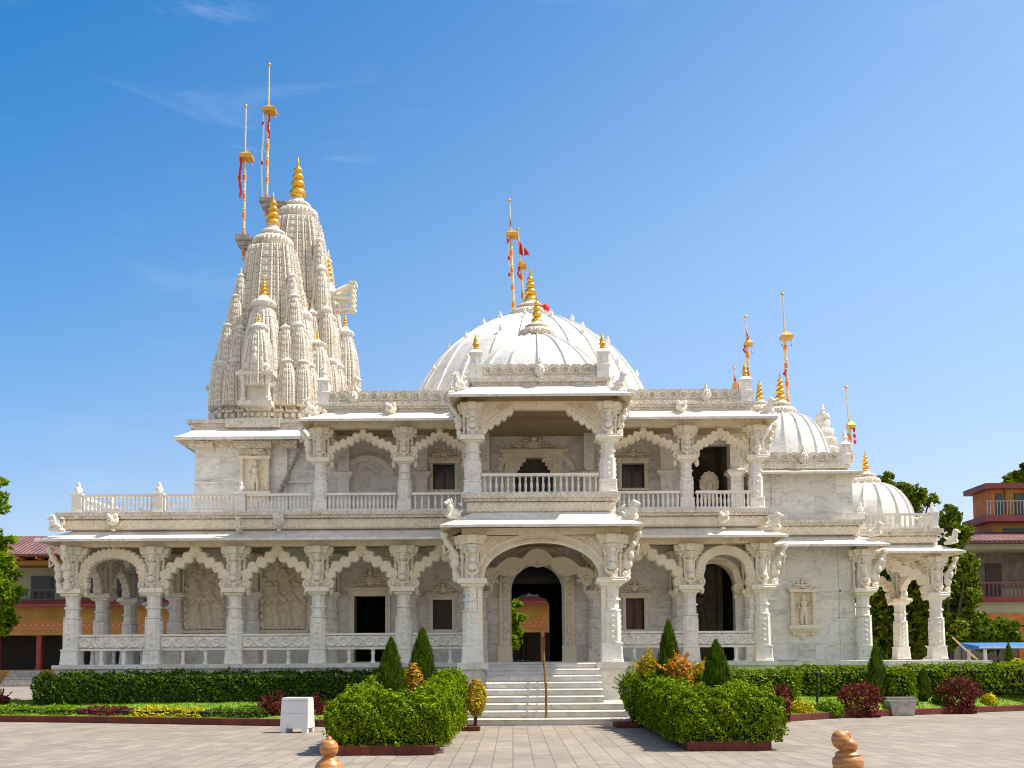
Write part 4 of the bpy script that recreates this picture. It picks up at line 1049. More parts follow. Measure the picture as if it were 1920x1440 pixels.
dome((12.3, 35.2), 5.92, 1.55, 1.6, 16, .045, .50, 7.42, .62, 7.85, .90, .28)
dome((10.36, 42.0), 9.6, 1.5, 2.1, 16, .05, .5, 11.6, .75, 12.2, 1.0, .3)
# small white spire and post behind the right dome
def mini(mb, w, H, n=7):                       # miniature spire silhouette, square with stepped courses
    prof = []
    for i in range(n):
        t = i/n; ww = w*(1-.12*t-.72*t**2.6)
        prof += [(ww*.9, H*.8*t), (ww, H*.8*(t+.25/n)), (ww, H*.8*(t+.8/n)), (ww*.9, H*.8*(t+.95/n))]
    mb.lathe([(r*1.32, z) for r, z in prof], 8, 0, 0, PI/8, lambda i, z: 1.0 if i % 2 else .94)
    mb.lathe([(w*.30,H*.78),(w*.48,H*.80),(w*.55,H*.83),(w*.46,H*.87),(w*.2,H*.88),(w*.14,H*.9),(w*.2,H*.93),(w*.12,H*.955),(w*.03,H)], 12)
a = at(1545, 870, 38.5); mb = MB(); mini(mb, .5, 3.1); mb.build('miniature_spire', M['spire'], T, (a.x, 38.5, 8.1), 40)
# --- the two great spires (shikharas)
def interp(tab, z):
    for (z0, a), (z1, b) in zip(tab, tab[1:]):
        if z <= z1: 
            t = max(0, (z-z0)/(z1-z0)); return a+(b-a)*t
    return tab[-1][1]
def plan(bands, mid, rib, hgt):
    H = []
    for a, b, d in bands:
        if a == bands[0][0]: H += [(-a-.02, d+.02)]
        else: H += [(-a, d-.035), (-a, d)]
        H += [(-a+.03*rib, d+hgt), (-a+.055*rib, d+hgt), (-a+.085*rib, d-.005)]
        if a-b > .15: H += [(-b-.085*rib, d-.005), (-b-.055*rib, d+hgt), (-b-.03*rib, d+hgt)]
        H += [(-b, d), (-b, d-.035)]
    a, d = mid
    H += [(-a, d-.035), (-a, d), (-a+.03*rib, d+hgt), (-a+.055*rib, d+hgt), (-a+.085*rib, d-.005)]
    F = H + [(-t, q) for t, q in reversed(H)]
    F = F[:-1]; P = []
    for q in range(4):
        c, s_ = math.cos(q*PI/2), math.sin(q*PI/2)
        for t, e in F: P.append((t*c + e*s_, t*s_ - e*c))
    return P
PLAN = plan([(.80,.70,.80), (.68,.46,.87), (.44,.25,.935)], (.23, 1.0), .72, .045)
PLANM = plan([(.80,.62,.80), (.58,.34,.89)], (.30, 1.0), 1.7, .075)
def spire_mesh(tab, ch=.27, detail=True, faces=(0, 1, 3), PL=None):
    PL = PL or PLAN
    mb = MB(); z0, z1 = tab[0][0], tab[-1][0]; n = int((z1-z0)/ch); rings = []
    for k in range(n):
        for t, sc in ((0, .955), (.07, .955), (.11, .995), (.16, 1.0), (.80, 1.005), (.86, 1.02), (.94, 1.015)):
            z = z0+(z1-z0)*(k+t)/n; w = interp(tab, z)*sc
            rings.append([(w*x, w*y, z) for x, y in PL])
    w = tab[-1][1]; rings.append([(w*.9*x, w*.9*y, z1) for x, y in PL])
    mb.loft(rings, True, True)
    if detail:
        for k in range(n):
            z = z0+(z1-z0)*(k+.45)/n; w = interp(tab, z); dz = (interp(tab, z+.1)-interp(tab, z-.1))/.2; hh = (z1-z0)/n
            for q in faces:
                R = Matrix.Rotation(q*PI/2, 3, 'Z')
                BD = ((0, .985, .17), (-.46, .88, .08), (.46, .88, .08)) if PL is PLANM else ((0, .985, .17), (-.347, .923, .075), (.347, .923, .075), (-.572, .858, .075), (.572, .858, .075), (-.75, .788, .03), (.75, .788, .03))
                for (t, d, bw) in BD:
                    def put(dt, dz, rx, rz, ry):
                        p = R @ Vector(((t+dt)*w, -d*w, 0)); p.z = z+dz*hh; mb.ball(p, (rx, ry, rz), 6, 4, R)
                    b = bw*w
                    if bw < .05: put(0, .1, b*.9, hh*.2, .035); put(0, -.25, b*.6, hh*.1, .03); continue
                    put(0, -.04, b*.36, hh*.26, .055+.02*w); put(-bw*.48, -.05, b*.16, hh*.2, .05); put(bw*.48, -.05, b*.16, hh*.2, .05)
                    for e in (-1, 1):
                        put(e*bw*.62, -.20, b*.26, hh*.13, .04); put(e*bw*.55, .14, b*.24, hh*.11, .035)
                    put(0, .28, b*.35, hh*.08, .035)
                    if bw > .1:
                        for e in (-1, 1): put(e*bw*.8, -.02, b*.14, hh*.22, .035)
    return mb
def mini_tab(w, H): return [(0, w), (H*.2, w*.96), (H*.40, w*.87), (H*.56, w*.74), (H*.67, w*.58), (H*.74, w*.43)]
MINI = {}
def miniature(kind, w, H, parent, loc, gold):
    key = (kind, round(w, 2), round(H, 2))
    if key in MINI:
        o = dup(MINI[key][0], parent, loc); g = dup(MINI[key][1], parent, loc); return
    mb = spire_mesh(mini_tab(w, H), max(.2, H*.075), True, (0, 1, 3), PLANM)
    mb.lathe([(w*.4,H*.73),(w*.4,H*.76)], 16); m = lambda i, z: 1.0 if i % 2 else .92
    mb.lathe([(w*.42,H*.752),(w*.56,H*.765),(w*.60,H*.785),(w*.50,H*.805)], 32, 0, 0, 0, m)
    mb.lathe([(w*.42,H*.805),(w*.32,H*.82),(w*.18,H*.85)], 16)
    o = mb.build('miniature_spire', M['spire'], parent, loc, 35)
    g = kalash(H*.845, H*.155, 1.0 if w > .3 else 1.2).build('finial', M['gold' if gold else 'spire'], parent, loc, 50)
    MINI[key] = (o, g)
def shikhara(cx, cy, z0, tab, amR, am0, amH, k0, kH, s, zs):
    tab = [(z-z0, w) for z, w in tab]
    sp = spire_mesh(tab, .26).build('shikhara', M['spire'], T, (cx, cy, z0), 30)
    amalaka(amR, am0-z0, amH, 30).build('amalaka', M['carved'], sp, (cx, cy, z0), 60)
    kalash(k0-z0, kH, 1.12).build('finial', M['gold'], sp, (cx, cy, z0), 50)
    # base mouldings
    mb = MB(); b = 1.66*s
    for (k, za, zb) in ((1.02, -.02, .22), (1.06, .222, .30), (1.0, .302, .52), (1.07, .522, .60), (1.01, .602, .80)):
        mb.loft([[(b*k*x, b*k*y, za) for x, y in PLAN], [(b*k*x, b*k*y, zb) for x, y in PLAN]], True, True)
    for q in (0, 1, 3):
        R = Matrix.Rotation(q*PI/2, 3, 'Z')
        for i in range(13):
            p = R @ Vector((b*(-.78+1.56*i/12), -b*(.93 if abs(i-6) > 2 else 1.02), .42)); mb.ball(p, (.075, .06, .085), 7, 5, R)
    mb.build('spire_base', M['spire'], sp, (cx, cy, z0), 35)
    for q in (0, 1, 2, 3):
        R = Matrix.Rotation(q*PI/2, 3, 'Z')
        at_ = lambda t, d, z: tuple(Vector((cx, cy, z)) + R @ Vector((t*s, -d*s, 0)))
        # two half-spires stacked on each face, gold tipped
        fr = q == 0
        miniature('a' if fr else 'as', (.72 if fr else .62)*s, 4.4*zs, sp, at_(0, 1.16 if fr else 1.0, z0+.75*zs), True)
        miniature('b', .50*s, 2.5*zs, sp, at_(0, 1.80 if fr else 1.55, z0+1.25*zs), True)
        # corner and intermediate miniatures in tiers
        for t in (-1, 1):
            miniature('c', .36*s, 1.9*zs, sp, at_(t*1.33, 1.33, z0+.72*zs), False) if t < 0 else None
            miniature('c', .36*s, 1.9*zs, sp, at_(t*.86, 1.46, z0+.72*zs), False)
            miniature('d', .32*s, 1.9*zs, sp, at_(t*1.16, 1.16, z0+2.0*zs), False) if t < 0 else None
            miniature('d', .32*s, 1.9*zs, sp, at_(t*.74, 1.22, z0+1.9*zs), False)
            miniature('f', .22*s, 1.5*zs, sp, at_(t*.84, .86, z0+4.1*zs), False) if t < 0 else None
            miniature('e', .28*s, 1.7*zs, sp, at_(t*.95, .98, z0+3.2*zs), False)
        # niche at the foot of the face
        n = MB(); n.M = Matrix.Translation((cx, cy, z0)) @ R.to_4x4() @ Matrix.Translation((0, -1.95*s if q == 0 else -1.7*s, 0)); k = .86*s
        n.box(-.62*k, .62*k, -.32*k, .3, .60, .74); n.box(-.70*k, .70*k, -.40*k, .3, 1.56, 1.66); n.box(-.60*k, .60*k, -.30*k, .3, 1.662, 1.74)
        n.box(-.34*k, .34*k, -.02, .1, .742, 1.558)
        for e in (-1, 1): n.lathe([(.13*k,.742),(.13*k,.85),(.08*k,.88),(.08*k,1.35),(.13*k,1.42),(.14*k,1.558)], 10, e*.46*k, -.2*k)
        n.ball((0, -.12*k, 1.85), (.40*k, .2, .16)); n.ball((0, -.26*k, 2.08), (.17*k, .14, .24)); n.ball((0, -.28*k, 2.36), (.10*k, .1, .12))
        for e in (-1, 1): n.ball((e*.33*k, -.18*k, 1.86), (.2*k, .14, .14)); n.ball((e*.22*k, -.24*k, 2.05), (.07*k, .1, .16))
        n.build('spire_niche', M['spire'], sp, (0, 0, 0), 35)
    return sp
near_tab = [(9.0, 1.56), (9.9, 1.51), (10.9, 1.40), (12.4, 1.21), (13.5, 1.065), (14.5, .93), (15.0, .86), (15.45, .77)]
shikhara(-8.08, 34.0, 9.0, near_tab, .70, 15.40, .98, 16.28, 1.28, 1.0, 1.0)
far_tab = [(9.0, 1.95), (12.0, 1.72), (14.5, 1.45), (16.0, 1.26), (17.3, 1.07), (18.0, .95), (18.45, .84)]
shikhara(-8.22, 38.6, 9.0, far_tab, .80, 18.4, 1.1, 19.42, 1.70, 1.2, 1.58)
# bracket ladder on the flank of the far spire
o3 = at(636, 585, 38.5); o4 = at(664, 535, 38.5); mb = MB(); X0, X1, Z0, Z1 = o3.x-.2, o4.x, o3.z, o4.z
for y in (38.3, 38.7):
    mb.tube([(X0, y, Z0), (X1-.05, y, Z0+.08)], .05, 6); mb.tube([(X0, y, Z0+.5), (X1, y, Z0+.48)], .06, 6); mb.tube([(X0+.1, y, Z0+.75), ((X0+X1)/2, y, Z0+.85), (X1, y, Z1-.02)], [.06, .1, .07], 6)
    mb.tube([(X1-.05, y, Z0), (X1, y, Z1)], .06, 6)
    for k in range(5): mb.ball((X1, y, Z0+.1+.2*k), .08, 6, 5)
    for k in range(3): mb.ball((X0+.25+.15*k, y, Z0+.2), .07, 6, 5)
mb.box(X1-.14, X1+.1, 38.2, 38.8, Z1, Z1+.08); mb.build('flag_bracket', M['cream'], T, smooth=40)
# lion-head guardians on the eave corners
def lion():
    mb = MB()
    mb.tube([(-.35,0,.0),(-.1,0,.03),(.22,0,.06)], [.07,.10,.06], 8)           # bracket stone
    mb.ball((-.02,0,.20),(.20,.11,.13)); mb.ball((.12,0,.32),(.11,.11,.17)); mb.ball((.17,0,.50),(.10,.09,.10)); mb.ball((.27,0,.47),(.08,.065,.055))
    for s in (-1, 1):
        mb.ball((.13,s*.07,.58),(.035,.03,.05),6,5); mb.tube([(.12,s*.08,.25),(.18,s*.08,.12),(.22,s*.08,.06)],[.05,.04,.045],6); mb.ball((-.14,s*.09,.14),(.10,.05,.09),7,5)
    mb.tube([(-.20,0,.18),(-.33,0,.28),(-.30,0,.45),(-.20,0,.50)],[.05,.04,.045,.03],6)
    for k in range(4): mb.ball((.02+.02*k,0,.30+.08*k),(.06,.10,.06),6,5)
    return mb
LN = [None]
def put_lion(p, rz, sc=1.0):
    if LN[0] is None: o = LN[0] = lion().build('guardian_lion', M['figure'], T, p, 50)
    else: o = dup(LN[0], T, p)
    o.rotation_euler.z = rz; o.scale = (sc*.82,)*3
for (px, py, Y, rz, sc) in ((104, 995, 28.55, PI, .9), (447, 995, 28.7, -PI/2, .8), (850, 972, 26.5, PI+.6, 1.0), (1183, 974, 26.5, -.6, 1.0), (861, 727, 26.95, PI+.6, .85), (1162, 727, 26.95, -.6, .85), (1452, 992, 28.8, -.5, .95), (1440, 774, 28.8, -.5, .85), (582, 774, 28.8, PI+.5, .85), (1643, 1003, 30.8, -.5, .8), (1786, 1018, 33.1, -.5, .9), (662, 737, 37, -.2, 1.2)):
    p = at(px, py, Y); put_lion(p, rz, sc)
# water spouts and rosettes on the friezes
def spout():
    mb = MB(); mb.ball((0,-.05,0),(.17,.12,.16)); mb.ball((0,-.18,-.02),(.10,.14,.10)); mb.lathe([(.06,-.30),(.06,-.26)],8)
    for s in (-1,1): mb.ball((s*.10,-.12,.12),(.06,.06,.07),7,5)
    mb.disc(0,-.02,.075,-.34,-.2,10); return mb
SPO = [None]
for (px, py, Y) in ((213, 976, 28.85), (523, 976, 28.85), (1356, 972, 28.85), (733, 768, 29.0), (1277, 764, 29.0)):
    p = at(px, py, Y)
    if SPO[0] is None: SPO[0] = spout().build('water_spout', M['figure'], T, p, 45)
    else: dup(SPO[0], T, p)

# red cloth bundle on the big dome neck and a carved stele in the recess
p = at(1023, 578, 38.0); mb = MB(); mb.ball(p, (.16,.14,.17)); mb.ball(p+Vector((-.14,0,.02)), (.12,.12,.11)); mb.tube([p+Vector((-.6,.2,0)), p], .06, 6)
tag(mb.build('cloth_bundle', M['red'], None, smooth=60), 'red cloth bundle tied beside the gold finial of the largest dome', 'cloth')
p = at(1330, 943, 32.0); zc = 5.80
st = thing('carved_stele', (p.x, 32.0, zc), 'pale carved stele with scalloped top on a brown stand in the upper right recess', 'statue')
mb = MB(); n = 60; pts = []
for i in range(n+1):
    a = -.5+ (PI+1.0)*i/n; r = .30*(1+.10*abs(math.sin(i*PI/6.67))); pts.append((p.x+r*.95*math.cos(a), zc+1.22+r*1.25*math.sin(a)))
pts = pts + [(p.x-.27, zc+.78), (p.x+.27, zc+.78)]; mb.plate(pts, 31.95, 32.07)
for k in range(9): a = PI*k/8; mb.ball((p.x+.2*math.cos(a), 31.95, zc+1.25+.26*math.sin(a)), (.06,.04,.06), 7, 5)
mb.ball((p.x, 31.93, zc+1.12), (.12,.06,.2)); mb.box(p.x-.3, p.x+.3, 31.85, 32.1, zc+.70, zc+.779); mb.build('stele_panel', M['cream'], st, smooth=40)
mb = MB(); mb.sq([(.28,zc),(.26,zc+.1),(.25,zc+.6),(.29,zc+.69)], p.x, 32.0); mb.build('stand', plain('brown_stand', (.22,.11,.05), .6), st)

# --- flagpoles: (base px, top px, depth, canopy y, streamer)
def flagpole(b, t, Y, cy, label, thick=.05, flag=None, bracket=False, ribbons=(), upper=.5, cw=.24):
    B, Tp = at(b[0], b[1], Y), at(t[0], t[1], Y); D = Tp-B
    o = thing('flagpole', B, label, 'flagpole', 'flagpoles on the temple roof')
    f = (b[1]-cy)/(b[1]-t[1]); Cn = B+D*f
    mb = MB(); mb.tube([B, B+D*f*.5, Cn], [thick, thick*.95, thick*.9], 10)
    n = max(4, int(D.length*f/.32))
    for i in range(n): q = B+D*f*(i+.3)/n; mb.ball(q, (thick*1.35, thick*1.35, thick*.8), 8, 5)
    mb.build('pole', M['cream_paint'], o, (0,0,0), 50)
    mb = MB()
    for i in range(n):
        if i % 2 == 0: q = B+D*f*(i+.65)/n; mb.lathe([(thick*1.15, -.10),(thick*1.3,0),(thick*1.15,.10)], 8); 
        if i % 2 == 0:
            for k in range(24): mb.v[-24+k] = tuple(Vector(mb.v[-24+k]) + q)
    mb.build('pole_wrap', M['orange'], o, (0,0,0), 50)
    mb = MB(); mb.tube([Cn, Tp], [thick*.6, thick*upper], 8); mb.ball(Cn+(Tp-Cn)*.55, thick*.8, 8, 5); mb.build('upper_rod', M['cream_paint'], o, (0,0,0), 50)
    mb = MB(); mb.ball(Tp, thick*1.15, 10, 7); mb.lathe([(.015,0),(.004,.14)], 6)
    for k in range(12): mb.v[-12+k] = tuple(Vector(mb.v[-12+k]) + Tp)
    mb.build('tip', M['goldpaint'], o, (0,0,0), 50)
    mb = MB(); mb.M = Matrix.Translation(Cn + Vector((.06, 0, -.02))); mb.sq([(cw*.90,-.11),(cw*.90,-.02),(cw*.95,-.015),(cw*.95,.0),(cw*.55,.09),(cw*.18,.17),(.03,.2)]); mb.build('canopy', M['goldpaint'], o)
    for s in (-1, 1): mb = MB(); q = Cn+Vector((.06+s*cw*.8, -.05, -.16)); mb.tube([q, q+Vector((0,0,-.16))], .008, 5); mb.ball(q+Vector((0,0,-.2)), (.03,.03,.05), 7, 5); mb.build('bell', M['steel'], o, smooth=50)
    for (col, u0, u1, dx, w) in ribbons:
        mb = MB(); P0 = B+D*f*u1; P1 = B+D*f*u0; n = 24; vs = []; fs = []
        for i in range(n+1):
            t_ = i/n; q = P0+(P1-P0)*t_ + Vector((dx+.03*math.sin(t_*9), -.09-.03*math.sin(t_*7), 0)); ww = w*(.55+.45*abs(math.sin(t_*16)))
            for ee in (-.012, .012): vs += [q+Vector((-ww, ee, 0)), q+Vector((ww, ee, .02))]
        for i in range(n): a = 4*i; fs += [(a, a+1, a+5, a+4), (a+2, a+6, a+7, a+3), (a, a+4, a+6, a+2), (a+1, a+3, a+7, a+5)]
        fs += [(0, 2, 3, 1), (4*n, 4*n+1, 4*n+3, 4*n+2)]
        mb.add(vs, fs); mb.build('streamer', M[col], o, smooth=60)
        if col != 'red':
            mb = MB()
            for k in range(3): q = P0+(P1-P0)*(.1+.4*k) + Vector((dx, -.1, 0)); mb.ball(q, (.055, .04, .09), 8, 5)
            mb.build('streamer_tassel', M['red'], o, smooth=60)
    if flag:
        (ax, ay), (cx_, cy_), (ex, ey) = flag; a, c_, e = at(ax, ay, Y-.05), at(cx_, cy_, Y-.05), at(ex, ey, Y-.1)
        mb = MB(); n = 12; vs = []; fs = []
        for i in range(n+1):
            t_ = i/n; l = a+(e-a)*t_; r = c_+(e-c_)*t_; wv = .05*math.sin(t_*7)
            for ee in (-.01, .01): vs += [l+Vector((0, wv+ee, 0)), r+Vector((0, wv+ee, -.02*math.sin(t_*5)))]
        for i in range(n): q = 4*i; fs += [(q, q+1, q+5, q+4), (q+2, q+6, q+7, q+3), (q, q+4, q+6, q+2), (q+1, q+3, q+7, q+5)]
        fs += [(0, 2, 3, 1), (4*n, 4*n+1, 4*n+3, 4*n+2)]
        mb.add(vs, fs); mb.build('flag', M['red'], o, smooth=60)
        mb = MB(); l0, r0 = a+(e-a)*.30, c_+(e-c_)*.30; l1, r1 = a+(e-a)*.42, c_+(e-c_)*.42; off = Vector((0, -.085, 0))
        mb.add([l0+off, r0+off, r1+off, l1+off, l0, r0, r1, l1], [(0,1,2,3),(4,7,6,5),(0,4,5,1),(1,5,6,2),(2,6,7,3),(3,7,4,0)]); mb.build('flag_stripe', M['whitecloth'], o)
    if bracket:
        q = B + Vector((.04, 0, 0)); mb = MB(); mb.box(q.x-.26, q.x+.75, Y-.26, Y+.26, q.z+.60, q.z+.64); mb.box(q.x-.20, q.x+.7, Y-.2, Y+.2, q.z+.44, q.z+.597); mb.box(q.x-.12, q.x+.65, Y-.14, Y+.14, q.z+.36, q.z+.438); mb.box(q.x-.26, q.x+.26, Y-.27, Y+.27, q.z+.642, q.z+.78)
        mb.build('stone_bracket', M['stone'], o)
    return o
flagpole((456, 487), (461, 199), 34.0, 293, 'shorter flagpole with red streamers left of the nearer spire', bracket=True, ribbons=(('red', .58, .97, -.13, .05),))
flagpole((499, 412), (505, 121), 38.4, 206, 'tallest flagpole with red and white streamers beside the farther spire', .055, bracket=True, ribbons=(('whitecloth', .06, .95, -.17, .035), ('red', .72, .95, .05, .04)), cw=.27)
flagpole((963, 582), (955, 376), 38.0, 439, 'flagpole with a furled red pennant left of the big dome finial', .055, flag=((955, 400), (956, 424), (960, 424)), ribbons=(('whitecloth', .4, .95, -.10, .02),))
flagpole((981, 565), (971, 430), 38.9, 497, 'flagpole flying a red and white triangular flag behind the big dome finial', .055, flag=((971, 448), (974, 476), (996, 481)), cw=.19, ribbons=(('red', .6, .9, -.10, .04),))
flagpole((1478, 765), (1467, 551), 36.2, 630, 'tall flagpole with orange wraps behind the right ribbed dome', .055, cw=.22, ribbons=(('red', .42, .52, -.08, .05),))
flagpole((1404, 712), (1397, 594), 38.0, 643, 'short flagpole with red rags behind the right end of the upper parapet', .055, cw=.16, ribbons=(('red', .7, .9, -.12, .04), ('red', .06, .3, -.10, .06)), flag=((1399, 618), (1403, 634), (1404, 636)))
flagpole((1597, 868), (1586, 726), 36.0, 797, 'thin flagpole at the outer end of the right upper parapet', .055, cw=.15, ribbons=(('whitecloth', .5, .9, .14, .012),))
flagpole((1376, 745), (1376, 690), 37.0, 722, 'stubby flagpole with a small red flag behind the right parapet', .045, cw=.13, flag=((1377, 700), (1378, 730), (1388, 733)))

# handrail in the middle of the stairs
hr = thing('stair_handrail', (.79, 24.3, 0), 'brass handrail running down the middle of the marble stairs', 'handrail')
mb = MB(); mb.tube([(.79,26.8,FZ),(.79,26.8,2.22)], .026, 8); mb.ball((.79,26.8,2.25),.05); mb.lathe([(.05,FZ),(.05,FZ+.03)],10,.79,26.8); mb.build('post', M['brass'], hr, smooth=50)
mb = MB(); mb.tube([(.79,24.28,.16),(.79,24.28,.98)], .03, 8); mb.lathe([(.055,.163),(.055,.19)],10,.79,24.28); mb.ball((.79,24.28,.99),.034); mb.build('post', M['brass'], hr, smooth=50)
mb = MB(); mb.tube([(.79,26.8,2.12),(.79,24.28,.94)], .024, 8); mb.tube([(.79,26.8,1.75),(.79,24.28,.58)], .014, 6); mb.build('rail', M['brass'], hr, smooth=50)
# two brass stanchions standing inside the hall
for i, px in enumerate((977, 986.5)):
    p = at(px, 1236, 40); mb = MB(); mb.lathe([(.15,FZ),(.15,FZ+.03),(.03,FZ+.06),(.025,FZ+.82),(.045,FZ+.85),(.05,FZ+.90),(.02,FZ+.95)], 12, p.x, 40)
    tag(mb.build('stanchion', M['brass'], None, smooth=50), 'thin brass stanchion inside the dark hall, ' + ('left of its pair' if i == 0 else 'right of its pair'), 'stanchion', 'brass stanchions in the hall')
# rope from the pavilion to the plinth edge
a, b = at(1786, 1195, 33.2), at(1833, 1237, 32.7); mb = MB(); mb.tube([a, a.lerp(b, .35)+Vector((0,0,-.02)), a.lerp(b, .7)+Vector((0,0,-.02)), b], .028, 7)
tag(mb.build('rope', plain('yellow_rope', (.55,.38,.16), .8), None, smooth=60), 'yellowish rope slanting from the right pavilion column to the plinth edge', 'rope')

# ================================================================== GROUND
def sheet(name, poly, z, mat):
    mb = MB(); mb.add([(x, y, z) for x, y in poly], [tuple(range(len(poly)))]); return structure(mb.build(name, M[mat]))
sheet('paved_plaza', [(-1500,-400),(1500,-400),(1500,2500),(-1500,2500)], 0, 'paving')
# planted beds: raised lawns held by brick-red kerbs
def lawn(name, kl, back, zk, zb, seed):
    rng = random.Random(seed); mb = MB(); nx, ny = 60, 10; vs = []; fs = []
    def kerbpt(t):
        s = t*(len(kl)-1); i = min(int(s), len(kl)-2); f = s-i; return (kl[i][0]*(1-f)+kl[i+1][0]*f, kl[i][1]*(1-f)+kl[i+1][1]*f)
    for j in range(ny+1):
        for i in range(nx+1):
            x, y = kerbpt(i/nx); v = j/ny; xb = back[0][0]+(back[1][0]-back[0][0])*i/nx
            yy = y+.05+(back[0][1]-y)*v
            if yy < y+.05: yy = y+.05
            vs.append((x+(xb-x)*v, yy, zk+(zb-zk)*v**.7+.012*math.sin(x*5+v*9)))
    for j in range(ny):
        for i in range(nx): a = j*(nx+1)+i; fs.append((a, a+1, a+nx+2, a+nx+1))
    mb.add(vs, fs); o = mb.build(name, M['lawn'], smooth=60); structure(o)
    g = MB()                                             # short blades
    for k in range(9000):
        i = rng.randrange(len(fs)); q = [Vector(vs[t]) for t in fs[i]]; a, b = rng.random(), rng.random()
        p = q[0].lerp(q[1], a).lerp(q[3].lerp(q[2], a), b); h = rng.uniform(.03,.075); d = rng.uniform(0, PI); w = Vector((math.cos(d), math.sin(d), 0))*.012; l = Vector((rng.uniform(-.02,.02), rng.uniform(-.02,.02), h))
        g.add([p-w, p+w, p+l], [(0,1,2)])
    tag(g.build('grass', L['low']), 'short green grass of the raised lawn in front of the plinth', 'grass', kind='stuff')
def kerb(pts, h, w, label, name='brick_kerb', closed=False):
    mb = MB(); P = [Vector((x, y, 0)) for x, y in pts]; n = len(P); rings = []
    for i, p in enumerate(P):
        a = P[i-1] if (i or closed) else P[0]; b = P[(i+1) % n] if (i < n-1 or closed) else P[-1]; t = (b-a).normalized(); nn = Vector((-t.y, t.x, 0))
        if closed:
            t1 = (p-a).normalized(); t2 = (b-p).normalized(); m = Vector((-(t1+t2).y, (t1+t2).x, 0)).normalized(); nn = m/max(.3, m.dot(Vector((-t1.y, t1.x, 0))))
        rings.append([p, p+Vector((0,0,h-.015)), p+nn*.012+Vector((0,0,h)), p+nn*(w-.012)+Vector((0,0,h)), p+nn*w+Vector((0,0,h-.015)), p+nn*w])
    if closed: rings.append(rings[0]); mb.loft(rings, True, False)
    else: mb.loft(rings, True, True)
    return tag(mb.build(name, M['kerb']), label, 'kerb')
KL = [(-17.5, 27.8), (-14.2, 27.1), (-11.2, 26.3), (-8.7, 25.5), (-6.4, 24.7), (-4.2, 24.0), (-2.2, 24.35)]
KR = [(6.0, 24.4), (7.2, 25.4), (8.4, 26.3), (10.0, 27.1), (12.2, 28.1), (14.8, 29.4), (18.0, 30.6)]
lawn('left_lawn', KL, ((-17.0, 28.96), (-1.4, 28.96)), .15, .50, 1)
lawn('right_lawn', KR, ((3.2, 30.8), (18.5, 32.6)), .15, .58, 2)
kerb(KL[:-1], .17, .14, 'long brick-red kerb edging the left lawn beside the plaza'); kerb(KR, .17, .14, 'brick-red kerb edging the right lawn beside the plaza')
# planters in front of the stairs
PLk = [(-2.90,16.8),(-1.28,16.8),(-1.28,24.0),(-2.90,24.0)]; PRk = [(2.92,17.25),(4.32,17.25),(4.32,24.0),(2.92,24.0)]
kerb(PLk, .16, .13, 'rectangular brick-red planter kerb under the hedge left of the stairs', closed=True); kerb(PRk, .16, .13, 'rectangular brick-red planter kerb under the hedge right of the stairs', closed=True)
for q, nm in ((PLk, 'left_planter_soil'), (PRk, 'right_planter_soil')): structure(sheet(nm, [(q[0][0]+.1,q[0][1]+.1),(q[1][0]-.1,q[1][1]+.1),(q[2][0]-.1,q[2][1]-.1),(q[3][0]+.1,q[3][1]-.1)], .13, 'soil'))
kerb([(-1.22,22.3),(-.72,22.3),(-.72,22.95),(-1.22,22.95)], .11, .08, 'small brick-red kerb around the yellow croton left of the stairs', closed=True)
kerb([(2.30,23.0),(2.86,23.0),(2.86,23.7),(2.30,23.7)], .11, .08, 'small brick-red kerb around the bush right of the stairs', closed=True)

